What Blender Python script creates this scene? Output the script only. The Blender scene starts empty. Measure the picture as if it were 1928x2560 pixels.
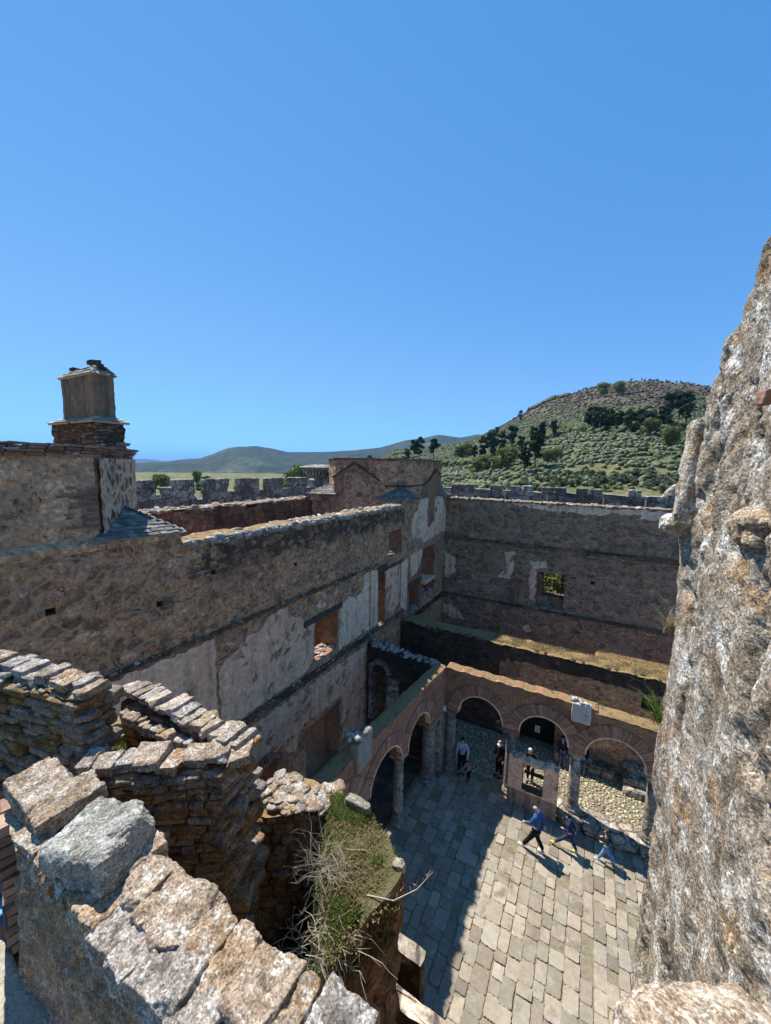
import bpy, bmesh, math, random
import numpy as np
from mathutils import Vector, Matrix
from mathutils.geometry import tessellate_polygon
random.seed(7); rng = np.random.default_rng(7)
sc = bpy.context.scene; COL = sc.collection
R = math.radians
FL = -13.0          # courtyard floor (camera is the origin)

# ------------------------------------------------------------------ noise (numpy)
def _h(ix, iy, iz, s=0):
    n = (ix.astype(np.int64)*73856093) ^ (iy.astype(np.int64)*19349663) ^ (iz.astype(np.int64)*83492791) ^ (s*2654435)
    n = (n ^ (n >> 13))*1274126177 & 0x7fffffff
    n = (n ^ (n >> 11))*668265263 & 0x7fffffff
    return (n & 0xffff)/65535.0
def vnoise(p, f=1.0, s=0):
    q = np.asarray(p)*f; i = np.floor(q); t = q-i; t = t*t*(3-2*t); i = i.astype(np.int64)
    r = 0
    for a in (0, 1):
        wa = t[:, 0] if a else 1-t[:, 0]
        for b in (0, 1):
            wb = t[:, 1] if b else 1-t[:, 1]
            for c in (0, 1):
                wc = t[:, 2] if c else 1-t[:, 2]
                r = r+wa*wb*wc*_h(i[:, 0]+a, i[:, 1]+b, i[:, 2]+c, s)
    return r*2-1
def fbm(p, f=1.0, o=4, s=0, g=.5):
    r = 0; a = 1; n = 0
    for k in range(o):
        r = r+a*vnoise(p, f*2.03**k, s+k*17); n += a; a *= g
    return r/n
def worley(p, f=1.0, s=0, ret_id=False):
    q = np.asarray(p)*f; i = np.floor(q).astype(np.int64)
    f1 = np.full(len(q), 9.); f2 = np.full(len(q), 9.); cid = np.zeros(len(q))
    for a in (-1, 0, 1):
        for b in (-1, 0, 1):
            for c in (-1, 0, 1):
                x, y, z = i[:, 0]+a, i[:, 1]+b, i[:, 2]+c
                pt = np.stack([x+_h(x, y, z, s+1), y+_h(x, y, z, s+2), z+_h(x, y, z, s+3)], 1)
                d = np.linalg.norm(pt-q, axis=1)
                m = d < f1
                f2 = np.where(m, f1, np.minimum(f2, d)); cid = np.where(m, _h(x, y, z, s+9), cid); f1 = np.where(m, d, f1)
    return (f1, f2, cid) if ret_id else (f1, f2)
def lumps(p, f=3., s=0):
    """0 in the joints, 1 on the stone faces"""
    w = p+.25/f*np.stack([vnoise(p, f*1.3, 5), vnoise(p, f*1.3, 6), vnoise(p, f*1.3, 7)], 1)
    a, b, c = worley(w, f, s, True)
    return np.clip((b-a)*4, 0, 1)*(.6+.8*c)

# ------------------------------------------------------------------ object helpers
def tag(o, label=None, cat=None, group=None, kind=None):
    if label: o['label'] = label
    if cat: o['category'] = cat
    if group: o['group'] = group
    if kind: o['kind'] = kind
    return o
def mesh(name, V, F, mats, parent=None, smooth=False, mi=None):
    me = bpy.data.meshes.new(name)
    if isinstance(F, np.ndarray):
        V = np.ascontiguousarray(V, dtype=np.float32); n = F.shape[1]
        me.vertices.add(len(V)); me.vertices.foreach_set('co', V.ravel())
        me.loops.add(F.size); me.loops.foreach_set('vertex_index', np.ascontiguousarray(F, dtype=np.int32).ravel())
        me.polygons.add(len(F)); me.polygons.foreach_set('loop_start', np.arange(0, F.size, n, dtype=np.int32))
        me.update(calc_edges=True)
    else:
        me.from_pydata([tuple(v) for v in V], [], F); me.update()
    if not isinstance(mats, (list, tuple)): mats = [mats]
    for m in mats: me.materials.append(m)
    if mi is not None: me.polygons.foreach_set('material_index', np.asarray(mi, dtype=np.int32))
    if smooth: me.polygons.foreach_set('use_smooth', [True]*len(me.polygons))
    me.validate()
    o = bpy.data.objects.new(name, me); COL.objects.link(o)
    if parent is not None: o.parent = parent; o.matrix_parent_inverse = Matrix.Translation(-Vector(parent.location))
    return o
def empty(name, loc, label, cat, group=None):
    o = bpy.data.objects.new(name, None); COL.objects.link(o); o.location = loc; o.empty_display_size = .2
    return tag(o, label, cat, group)
class MB:
    """collects quads / boxes into one mesh"""
    def __init__(s): s.V = []; s.F = []; s.M = []
    def add(s, V, F, m=0):
        b = len(s.V); s.V += [tuple(v) for v in V]; s.F += [tuple(b+i for i in f) for f in F]; s.M += [m]*len(F)
    def box(s, x0, x1, y0, y1, z0, z1, m=0, j=0, mat=None):
        V = [Vector((x, y, z))+Vector([random.uniform(-j, j) for _ in range(3)]) for x in (x0, x1) for y in (y0, y1) for z in (z0, z1)]
        if mat is not None: V = [mat @ v for v in V]
        s.add(V, [(0, 1, 3, 2), (4, 6, 7, 5), (0, 4, 5, 1), (2, 3, 7, 6), (0, 2, 6, 4), (1, 5, 7, 3)], m)
    def tube(s, P, r, n=6, m=0, cap=True):
        P = [Vector(p) for p in P]; rr = r if isinstance(r, (list, tuple)) else [r]*len(P); b = len(s.V)
        for i, p in enumerate(P):
            t = (P[min(i+1, len(P)-1)]-P[max(i-1, 0)]).normalized(); a = t.orthogonal().normalized(); c = t.cross(a)
            if i == 0: a0 = a
            a = (a0-t*a0.dot(t)).normalized(); c = t.cross(a); a0 = a
            for k in range(n):
                w = 2*math.pi*k/n; s.V.append(tuple(p+(a*math.cos(w)+c*math.sin(w))*rr[i]))
        for i in range(len(P)-1):
            for k in range(n): s.F.append((b+i*n+k, b+i*n+(k+1) % n, b+(i+1)*n+(k+1) % n, b+(i+1)*n+k)); s.M.append(m)
        if cap:
            s.F.append(tuple(b+k for k in reversed(range(n)))); s.M.append(m)
            s.F.append(tuple(b+(len(P)-1)*n+k for k in range(n))); s.M.append(m)
    def build(s, name, mats, parent=None, smooth=False): return mesh(name, s.V, s.F, mats, parent, smooth, s.M)

# ------------------------------------------------------------------ materials
class NT:
    def __init__(s, name, rough=.9):
        s.m = bpy.data.materials.new(name); s.m.use_nodes = True; s.t = s.m.node_tree
        s.b = s.t.nodes['Principled BSDF']; s.b.inputs['Roughness'].default_value = rough
        s.b.inputs['Specular IOR Level'].default_value = .15
        s.pos = s.n('ShaderNodeNewGeometry').outputs['Position']
    def n(s, ty, **k):
        x = s.t.nodes.new(ty)
        for a, b in k.items(): setattr(x, a, b)
        return x
    def set(s, inp, v):
        if isinstance(v, bpy.types.NodeSocket): s.t.links.new(v, inp)
        else: inp.default_value = (*v, 1) if isinstance(v, tuple) and len(v) == 3 and inp.type == 'RGBA' else v
    def noise(s, sc_, det=4, vec=None, rough=.55, dist=0, col=False):
        x = s.n('ShaderNodeTexNoise'); s.set(x.inputs['Vector'], vec or s.pos)
        x.inputs['Scale'].default_value = sc_; x.inputs['Detail'].default_value = det; x.inputs['Roughness'].default_value = rough; x.inputs['Distortion'].default_value = dist
        return x.outputs['Color' if col else 'Fac']
    def ramp(s, fac, stops, interp='LINEAR'):
        x = s.n('ShaderNodeValToRGB'); s.set(x.inputs[0], fac); e = x.color_ramp.elements; x.color_ramp.interpolation = interp
        while len(e) < len(stops): e.new(.5)
        for el, (p, c) in zip(e, stops): el.position = p; el.color = (*c, 1) if isinstance(c, tuple) else (c, c, c, 1)
        return x.outputs[0]
    def mix(s, f, a, b, mode='MIX'):
        x = s.n('ShaderNodeMix', data_type='RGBA', blend_type=mode); s.set(x.inputs[0], f); s.set(x.inputs[6], a); s.set(x.inputs[7], b); return x.outputs[2]
    def math(s, op, a, b=0., c=None, clamp=False):
        x = s.n('ShaderNodeMath', operation=op, use_clamp=clamp); s.set(x.inputs[0], a); s.set(x.inputs[1], b)
        if c is not None: s.set(x.inputs[2], c)
        return x.outputs[0]
    def vmath(s, op, a, b):
        x = s.n('ShaderNodeVectorMath', operation=op)
        s.set(x.inputs[0], a)
        if op == 'SCALE': s.set(x.inputs[3], b)
        else: s.set(x.inputs[1], b)
        return x.outputs[0]
    def mapping(s, vec, scale=(1, 1, 1), rot=(0, 0, 0), loc=(0, 0, 0)):
        x = s.n('ShaderNodeMapping'); s.set(x.inputs[0], vec); x.inputs['Scale'].default_value = scale; x.inputs['Rotation'].default_value = rot; x.inputs['Location'].default_value = loc
        return x.outputs[0]
    def vor(s, vec, scale=1., feat='F1', rnd=1., out='Color'):
        x = s.n('ShaderNodeTexVoronoi', feature=feat); s.set(x.inputs['Vector'], vec); x.inputs['Scale'].default_value = scale; x.inputs['Randomness'].default_value = rnd
        return x.outputs[out]
    def warp(s, amp, sc_=1.5, vec=None):
        v = vec or s.pos
        c = s.noise(sc_, 2, v, col=True)
        return s.vmath('ADD', v, s.vmath('SCALE', s.vmath('SUBTRACT', c, (.5, .5, .5)), amp))
    def hsv(s, col, v=1., h=.5, sa=1.):
        x = s.n('ShaderNodeHueSaturation'); s.set(x.inputs['Color'], col); s.set(x.inputs['Value'], v); s.set(x.inputs['Saturation'], sa); s.set(x.inputs['Hue'], h); return x.outputs[0]
    def island(s): return s.n('ShaderNodeNewGeometry').outputs['Random Per Island']
    def done(s, col, height=None, bump=.5, dist=.02):
        s.set(s.b.inputs['Base Color'], col)
        if height is not None:
            x = s.n('ShaderNodeBump'); s.set(x.inputs['Height'], height); x.inputs['Strength'].default_value = bump; x.inputs['Distance'].default_value = dist
            s.set(s.b.inputs['Normal'], x.outputs[0])
        return s.m

WM = (1.36, 1.06, .84)
def warm(c): return tuple(min(.85, a*b) for a, b in zip(c, WM))
def masonry(name, cols, mortar, size=.3, flat=1.7, joint=.07, dark=(.035, .032, .03), darkpos=(.52, .68), darkamt=.85, lich=.25, bump=1., dist=.03, hsq=1., streak=.5, mort_amt=1., wamp=.75, crev=.95, topband=None):
    if 'coursed' in name: cols = [(1.10*c[0], .87*c[1], .70*c[2]) for c in cols]; mortar = (1.03*mortar[0], .82*mortar[1], .66*mortar[2])
    elif 'granite' not in name and 'column' not in name: cols = [warm(c) for c in cols]; mortar = warm(mortar)
    t = NT(name)
    w = t.warp(size*wamp, 1.1/size)
    m = t.mapping(w, (1/size*hsq, 1/size*hsq, flat/size))
    cell = t.vor(m, 1., 'F1'); edge = t.vor(m, 1., 'DISTANCE_TO_EDGE', out='Distance')
    sep = t.n('ShaderNodeSeparateColor'); t.set(sep.inputs[0], cell)
    n = len(cols); col = t.ramp(sep.outputs[0], [((i+.5)/n, c) for i, c in enumerate(cols)])
    fine = t.noise(14, 5); mid = t.noise(2.6, 4)
    f2 = t.noise(38, 4, rough=.7)
    col = t.hsv(col, t.ramp(t.noise(11, 5, t.mapping(t.pos, loc=(3, 7, 2)), rough=.7), [(.32, .42), (.5, 1.), (.68, 1.75)])); col = t.hsv(col, t.ramp(t.noise(3.1, 5, t.mapping(t.pos, loc=(13, 7, 2)), rough=.65), [(.32, .62), (.5, 1.), (.68, 1.4)])); col = t.hsv(col, t.math('MULTIPLY_ADD', f2, 1.2, .4)); col = t.hsv(col, t.math('MULTIPLY_ADD', sep.outputs[1], .65, .62))
    mask = t.ramp(t.math('ADD', edge, t.math('MULTIPLY', t.math('SUBTRACT', mid, .5), .14)), [(joint*.4, 1.), (joint*1.5, 0.)])
    mc = t.hsv(mortar, t.math('MULTIPLY_ADD', fine, .9, .55))
    col = t.mix(t.math('MULTIPLY', mask, mort_amt), col, mc)
    cv = t.ramp(t.math('ADD', t.math('ADD', edge, t.math('MULTIPLY', t.math('SUBTRACT', f2, .5), .10)), t.math('MULTIPLY', t.ramp(mid, [(.42, .12), (.6, 0.)]), 1.)), [(.0, crev), (.055, 0.)])
    col = t.mix(cv, col, (.045, .036, .028))
    pit = t.ramp(t.noise(7.5, 5, t.mapping(t.pos, (1, 1, 1.5), loc=(1, 2, 9)), rough=.7), [(.60, 0.), (.68, .8)]); col = t.mix(pit, col, (.05, .038, .03))  # dark pits paint relief shade into the colour, where bump shades weakly
    # soot and water stains: broad clouds plus vertical runs
    big = t.noise(.45, 5, rough=.65); run = t.noise(1., 5, t.mapping(t.pos, (2.2, 2.2, .35)), rough=.7)
    s1 = t.ramp(t.math('ADD', t.math('MULTIPLY', big, 1-streak*.5), t.math('MULTIPLY', run, streak*.5)), [(darkpos[0], 0.), (darkpos[1], 1.)])
    col = t.mix(t.math('MULTIPLY', s1, darkamt), col, dark)
    if topband:
        sp = t.n('ShaderNodeSeparateXYZ'); t.set(sp.inputs[0], t.pos); zz = t.math('ADD', sp.outputs[2], t.math('MULTIPLY', t.math('SUBTRACT', t.noise(1.6, 5, rough=.7), .5), 1.6))
        tb = t.ramp(t.math('SUBTRACT', zz, topband-.5), [(.2, 0.), (.55, .82)]); col = t.mix(t.math('MULTIPLY', tb, t.ramp(sep.outputs[2], [(.55, 1.), (.8, .35)])), col, (.04, .037, .033))
    l = t.ramp(t.noise(5, 6, rough=.75), [(.6, 0.), (.75, 1.)]); col = t.mix(t.math('MULTIPLY', l, lich), col, (.42, .41, .38))
    h = t.math('SUBTRACT', t.math('MULTIPLY_ADD', fine, .5, t.math('MULTIPLY', mid, .6)), t.math('MULTIPLY', mask, .5))
    return t.done(col, h, bump, dist)

BROWN = [(.34, .235, .165), (.25, .185, .135), (.40, .285, .20), (.29, .205, .165), (.37, .235, .175), (.22, .175, .14)]
M = {}
M['rubble'] = masonry('rubble_stone', BROWN, (.40, .295, .21), .26, 1.5, joint=.09, mort_amt=.8, darkpos=(.54, .70), darkamt=.75, lich=.22)
M['rubble_lw'] = masonry('rubble_stone_long_wall', BROWN, (.40, .295, .21), .24, 1.5, joint=.09, mort_amt=.8, darkpos=(.54, .70), darkamt=.75, lich=.22, topband=-2.75)
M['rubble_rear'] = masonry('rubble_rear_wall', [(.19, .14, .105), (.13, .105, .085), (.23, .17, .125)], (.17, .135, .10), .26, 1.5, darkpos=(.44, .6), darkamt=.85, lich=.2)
M['rubble_big'] = masonry('rubble_large', BROWN, (.41, .30, .21), .36, 1.45, joint=.09, darkpos=(.57, .74), darkamt=.65, lich=.2, mort_amt=.8)
M['rubble_far'] = masonry('coursed_stone', [(.32, .235, .185), (.25, .195, .16), (.36, .28, .215), (.30, .195, .16), (.30, .25, .20)], (.36, .29, .235), .40, 1.5, joint=.07, darkpos=(.54, .7), darkamt=.75, lich=.35, hsq=.8, streak=.8)
M['dark_stone'] = masonry('dark_mossy_and_shade_stone', [(.075, .065, .055), (.05, .048, .042), (.10, .085, .07), (.06, .055, .05)], (.07, .06, .05), .34, 1.6, darkpos=(.45, .6), lich=.12)
M['granite_block'] = masonry('granite_block', [(.38, .32, .25), (.30, .25, .195), (.42, .36, .28), (.24, .20, .16)], (.12, .095, .075), .55, 1.3, joint=.035, darkpos=(.5, .66), darkamt=.8, lich=.35, hsq=.85)
M['tower_render'] = masonry('weathered_render', [(.37, .285, .215), (.34, .265, .20), (.40, .305, .23)], (.40, .31, .235), .5, 1.3, darkpos=(.62, .8), darkamt=.5, lich=.2, mort_amt=.6, bump=.8)
M['rubble_pale'] = masonry('pale_mortared_rubble', [(.16, .13, .105), (.22, .17, .12), (.12, .11, .10), (.19, .16, .13)], (.46, .40, .33), .24, .75, joint=.16, darkpos=(.66, .85), darkamt=.4, lich=.1)
M['layered'] = masonry('layered_schist', [(.17, .135, .11), (.12, .10, .085), (.20, .16, .13), (.14, .115, .10)], (.07, .06, .05), .34, 5.5, joint=.10, darkpos=(.52, .7), darkamt=.8, lich=.3, bump=1.2, wamp=.06)
M['brown_face'] = masonry('brown_face', [(.15, .11, .075), (.19, .14, .10), (.12, .09, .07)], (.14, .105, .075), .28, 1.5, darkpos=(.5, .68), lich=.15, bump=1.2)

def plaster(name, a, b, stone=(.27, .19, .135), thr=(.62, .66), dirt=.5, runs=(.5, .72)):
    a, b, stone = warm(tuple(1.22*x for x in a)), warm(tuple(1.22*x for x in b)), warm(tuple(.9*x for x in stone))
    t = NT(name)
    n1 = t.noise(.9, 6, rough=.65); n2 = t.noise(9, 5, rough=.7)
    col = t.ramp(n1, [(.35, a), (.62, b)]); col = t.hsv(col, t.ramp(n2, [(.3, .68), (.5, 1.), (.7, 1.22)])); pit = t.ramp(t.noise(6, 5, t.mapping(t.pos, loc=(11, 2, 9)), rough=.7), [(.64, 0.), (.70, .6)]); col = t.mix(pit, col, tuple(.4*x for x in a))
    run = t.noise(1., 5, t.mapping(t.pos, (3.5, 3.5, .4)), rough=.7)
    col = t.mix(t.math('MULTIPLY', t.ramp(run, [(runs[0], 0.), (runs[1], 1.)]), dirt), col, (.075, .066, .058))
    cr = t.vor(t.warp(.5, 2.), 1.1, 'DISTANCE_TO_EDGE', out='Distance')
    col = t.mix(t.ramp(cr, [(.0, .3), (.012, 0.)]), col, (.10, .08, .07)); col = t.hsv(col, t.math('MULTIPLY_ADD', t.noise(3.2, 5, t.mapping(t.pos, loc=(4, 8, 1)), rough=.6), .9, .55))
    lose = t.ramp(t.noise(1.7, 6, t.warp(.3, 3), rough=.6), [(thr[0], 0.), (thr[1], 1.)])
    sc_ = t.hsv(stone, t.math('MULTIPLY_ADD', t.noise(7, 4), 1.6, .25))
    col = t.mix(lose, col, sc_)
    return t.done(col, t.math('SUBTRACT', t.math('MULTIPLY', n2, .4), lose), .7, .02)
M['plaster'] = plaster('old_plaster', (.46, .345, .28), (.52, .42, .35))
M['plaster_pink'] = plaster('pink_grey_plaster', (.50, .37, .30), (.45, .37, .31), thr=(.57, .62))
M['plaster_white'] = plaster('whitewashed_plaster', (.56, .47, .41), (.48, .40, .34), thr=(.66, .7), dirt=.7)
M['soot_plaster'] = plaster('stained_plaster', (.19, .165, .14), (.25, .22, .19), thr=(.64, .7), dirt=.95)

def brickmat(name, axis, c1=(.235, .15, .11), c2=(.165, .11, .085), mor=(.30, .23, .175), w=.3, h=.075, dark=.6):
    c1, c2, mor = warm(c1), warm(c2), warm(mor); t = NT(name)
    sp = t.n('ShaderNodeSeparateXYZ'); t.set(sp.inputs[0], t.warp(.05, 3.)); cb = t.n('ShaderNodeCombineXYZ')
    t.set(cb.inputs[0], sp.outputs[0] if axis == 'x' else (sp.outputs[1] if axis == 'y' else t.math('ADD', sp.outputs[0], sp.outputs[1]))); t.set(cb.inputs[1], sp.outputs[2])
    b = t.n('ShaderNodeTexBrick'); t.set(b.inputs['Vector'], cb.outputs[0]); t.set(b.inputs['Color1'], c1); t.set(b.inputs['Color2'], c2); t.set(b.inputs['Mortar'], mor)
    b.inputs['Scale'].default_value = 1; b.inputs['Brick Width'].default_value = w; b.inputs['Row Height'].default_value = h; b.inputs['Mortar Size'].default_value = .014; b.inputs['Mortar Smooth'].default_value = .4
    n = t.noise(5, 5); col = t.hsv(b.outputs['Color'], t.math('MULTIPLY_ADD', n, 1.3, .35))
    s = t.ramp(t.noise(.8, 5, rough=.65), [(.5, 0.), (.7, 1.)]); col = t.mix(t.math('MULTIPLY', s, dark), col, (.05, .042, .036))
    return t.done(col, t.math('SUBTRACT', t.math('MULTIPLY', n, .3), b.outputs['Fac']), .7, .015)
M['brick_x'] = brickmat('brick_wall_x', 'x'); M['brick_y'] = brickmat('brick_wall_y', 'y'); M['brick_d'] = brickmat('brick_wall_d', 'd')
def islandmat(name, cols, rough=.9, var=.5, lich=.3, nsc=12., bump=.6, spots=None, dist=.015):
    t = NT(name, rough); i = t.island(); n = len(cols)
    col = t.ramp(i, [((k+.5)/n, c) for k, c in enumerate(cols)])
    f = t.noise(nsc, 6, rough=.7); col = t.hsv(col, t.math('MULTIPLY_ADD', f, var*2, 1-var))
    i2 = t.math('FRACT', t.math('MULTIPLY', i, 37.7)); col = t.hsv(col, t.math('MULTIPLY_ADD', i2, .5, .75))
    if lich: col = t.mix(t.math('MULTIPLY', t.ramp(t.noise(nsc*.45, 6, rough=.75), [(.55, 0.), (.66, 1.)]), lich), col, (.50, .49, .46))
    if spots: col = t.mix(t.ramp(t.noise(nsc*.3, 5, t.mapping(t.pos, loc=(9, 3, 5)), rough=.7), [(.56, 0.), (.68, .85)]), col, spots)
    return t.done(col, f, bump, dist)
M['voussoir'] = islandmat('arch_bricks', [(.36, .195, .13), (.28, .16, .11), (.42, .25, .175), (.24, .14, .10)], lich=.2, spots=(.10, .08, .065))
M['brickband'] = islandmat('loose_bricks', [(.27, .155, .105), (.21, .13, .095), (.33, .22, .165), (.18, .115, .09)], lich=.25)
M['topstone'] = islandmat('lichened_top_stones', [(.33, .31, .27), (.24, .22, .19), (.42, .40, .36), (.28, .22, .17), (.36, .30, .24)], lich=.5, nsc=9, spots=(.20, .15, .09))
M['flag'] = islandmat('worn_flagstone', [(.30, .25, .185), (.26, .215, .16), (.325, .27, .205), (.23, .19, .145), (.28, .245, .19)], var=.45, lich=.3, nsc=6, bump=.5, spots=(.17, .14, .095))
M['cobble'] = islandmat('river_cobble', [(.40, .35, .22), (.30, .26, .16), (.50, .45, .33), (.24, .21, .13)], var=.35, lich=.25, nsc=9)
M['slate'] = islandmat('slate_tiles', [(.20, .185, .165), (.11, .105, .095), (.29, .265, .23), (.15, .135, .12)], lich=.35, nsc=10, rough=.75)
M['joint'] = NT('joint_soil').done((.11, .095, .06))
def soil(name, a, b, c, sc_=3.):
    t = NT(name); n = t.noise(sc_, 6, rough=.7); n2 = t.noise(sc_*9, 4)
    col = t.ramp(n, [(.32, a), (.52, b), (.68, c)]); col = t.hsv(col, t.math('MULTIPLY_ADD', n2, 1., .5)); return t.done(col, n2, .8, .03)
M['soil'] = soil('joint_soil_moss', (.17, .15, .09), (.22, .185, .125), (.13, .11, .075), 1.2)
M['mosstop'] = soil('dry_moss_top', (.19, .15, .065), (.29, .185, .09), (.10, .095, .04), 3.4)
M['mound'] = soil('mound_soil', (.075, .08, .03), (.12, .10, .05), (.05, .065, .02), 5)
M['castle_ground'] = soil('rough_ground', (.16, .145, .08), (.22, .18, .12), (.12, .12, .06), .5)
M['path'] = soil('trodden_path', (.36, .32, .25), (.42, .37, .29), (.30, .28, .23), 4)

def lichen_rock(name, base, sc_=1., orange=.6, white=.8, dark=.6, grain=.5, warm=(.36, .25, .13), bump=1.):
    """near stone: mineral grain, white and orange lichen patches, dark moss"""
    t = NT(name); n = t.noise(3.2*sc_, 6, rough=.6); p2 = t.mapping(t.pos, loc=(7, 1, 3)); p3 = t.mapping(t.pos, loc=(2, 11, 5)); p4 = t.mapping(t.pos, loc=(5, 4, 17))
    col = t.ramp(n, [(.3, base[0]), (.45, base[1]), (.55, base[2]), (.7, base[3])])
    isl = t.island(); i2 = t.math('FRACT', t.math('MULTIPLY', isl, 23.3)); col = t.hsv(col, t.math('MULTIPLY_ADD', isl, .5, .72), .5, t.math('MULTIPLY_ADD', i2, 1.2, .45))
    g1 = t.vor(t.warp(.01, 60), 95*sc_**.3, 'F1', out='Color'); sg = t.n('ShaderNodeSeparateColor'); t.set(sg.inputs[0], g1)
    g2 = t.noise(55, 3, rough=.7); g3 = t.noise(18, 5, rough=.7)
    w = t.ramp(t.math('ADD', t.noise(4.5*sc_, 7, p2, rough=.7), t.math('MULTIPLY', t.math('SUBTRACT', g2, .5), .5)), [(.52, 0.), (.64, white)]); col = t.mix(w, col, (.62, .62, .585))
    o = t.ramp(t.math('ADD', t.noise(2.6*sc_, 5, p3, rough=.65), t.math('MULTIPLY', t.math('SUBTRACT', g3, .5), .25)), [(.56, 0.), (.66, orange)]); col = t.mix(o, col, warm)
    d = t.ramp(t.math('ADD', t.noise(6*sc_, 6, p4, rough=.7), t.math('MULTIPLY', t.math('SUBTRACT', g2, .5), .4)), [(.55, 0.), (.68, dark)]); col = t.mix(d, col, (.075, .07, .055))
    col = t.hsv(col, t.math('MULTIPLY_ADD', sg.outputs[0], grain*1.3, 1-grain*.65)); col = t.hsv(col, t.math('MULTIPLY_ADD', g2, 1.5*grain, 1-.75*grain))
    h = t.math('ADD', t.math('MULTIPLY', sg.outputs[1], .25), t.math('MULTIPLY_ADD', g3, 1., t.math('MULTIPLY', g2, .4)))
    return t.done(col, h, bump, .012)
PINK = [(.17, .135, .10), (.27, .21, .16), (.33, .27, .215), (.41, .36, .30)]
GREY = [(.17, .155, .115), (.26, .24, .185), (.33, .31, .25), (.38, .36, .30)]
WALLR = [(.18, .14, .10), (.32, .255, .185), (.41, .345, .27), (.52, .475, .41)]
M['near_pink'] = lichen_rock('lichened_coping_stone', PINK, 2.8, .22, .5, .75, grain=.78)
M['near_grey'] = lichen_rock('lichened_granite', GREY, 2.6, .15, .5, .7, grain=.65, warm=(.35, .26, .10))
M['near_wall'] = lichen_rock('rough_mortared_rock', WALLR, .95, .8, .8, .7, grain=.9, warm=(.34, .21, .10), bump=1.4)
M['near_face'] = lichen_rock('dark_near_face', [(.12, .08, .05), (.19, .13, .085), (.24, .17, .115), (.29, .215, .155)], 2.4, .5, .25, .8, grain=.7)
def plain(name, c, rough=.8, nv=.3, nsc=20):
    t = NT(name, rough); n = t.noise(nsc, 4); return t.done(t.hsv(c, t.math('MULTIPLY_ADD', n, nv*2, 1-nv)), n, .2, .005)
def foliage(name, cols, var=.5, tr=.25):
    t = NT(name, .6); i = t.island(); n = len(cols); col = t.ramp(i, [((k+.5)/n, c) for k, c in enumerate(cols)])
    x = t.n('ShaderNodeObjectInfo'); col = t.hsv(col, t.math('MULTIPLY_ADD', x.outputs['Random'], .5, .75))
    t.done(col)
    if tr:
        ts = t.n('ShaderNodeBsdfTranslucent'); t.set(ts.inputs[0], col); mx = t.n('ShaderNodeMixShader'); mx.inputs[0].default_value = tr
        t.set(mx.inputs[1], t.b.outputs[0]); t.set(mx.inputs[2], ts.outputs[0]); t.set(t.t.nodes['Material Output'].inputs[0], mx.outputs[0])
    return t.m
M['leaf_pine'] = foliage('pine_foliage', [(.035, .06, .024), (.05, .08, .03), (.025, .045, .018)], tr=.15)
M['leaf_olive'] = foliage('olive_foliage', [(.11, .13, .06), (.15, .17, .09), (.08, .10, .045), (.18, .195, .12)])
M['leaf_green'] = foliage('spring_foliage', [(.15, .18, .05), (.19, .215, .065), (.10, .13, .035)])
M['leaf_pale'] = foliage('pale_spring_foliage', [(.20, .21, .07), (.25, .25, .10), (.15, .17, .05)])
M['leaf_bush'] = foliage('bush_foliage', [(.06, .095, .03), (.085, .12, .04), (.045, .07, .022)])
M['grass_green'] = foliage('green_grass', [(.10, .17, .03), (.15, .23, .045), (.07, .12, .02), (.22, .24, .08)])
M['grass_dry'] = foliage('dry_grass', [(.36, .27, .13), (.28, .21, .10), (.42, .34, .19), (.22, .20, .07)])
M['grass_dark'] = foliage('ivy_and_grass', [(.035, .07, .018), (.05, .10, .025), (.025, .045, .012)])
M['twig'] = plain('dry_twigs', (.33, .28, .22)); M['bark'] = plain('bark', (.09, .07, .055))
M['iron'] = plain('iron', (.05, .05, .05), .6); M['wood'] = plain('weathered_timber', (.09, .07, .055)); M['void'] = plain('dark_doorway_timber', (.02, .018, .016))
M['white'] = plain('white_enamel', (.75, .75, .75), .5, .05); M['red'] = plain('red_paint', (.55, .04, .03), .5, .05); M['black'] = plain('black_paint', (.03, .03, .03), .6, .05)

# ------------------------------------------------------------------ geometry generators
def ico(sub):
    bm = bmesh.new(); bmesh.ops.create_icosphere(bm, subdivisions=sub, radius=1)
    V = np.array([v.co[:] for v in bm.verts]); F = np.array([[v.index for v in f.verts] for f in bm.faces]); bm.free(); return V, F
ICO = {k: ico(k) for k in (1, 2, 3)}
def rots(n, tilt=3.14):
    a = rng.uniform(0, 2*np.pi, n); b = rng.uniform(-tilt, tilt, n); c = rng.uniform(-tilt, tilt, n)
    ca, sa, cb, sb, cc, s_ = np.cos(a), np.sin(a), np.cos(b), np.sin(b), np.cos(c), np.sin(c); z = np.zeros(n); o = np.ones(n)
    Z = np.stack([ca, -sa, z, sa, ca, z, z, z, o], 1).reshape(n, 3, 3); X = np.stack([o, z, z, z, cb, -sb, z, sb, cb], 1).reshape(n, 3, 3); Y = np.stack([cc, z, s_, z, o, z, -s_, z, cc], 1).reshape(n, 3, 3)
    return Z @ X @ Y
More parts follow.
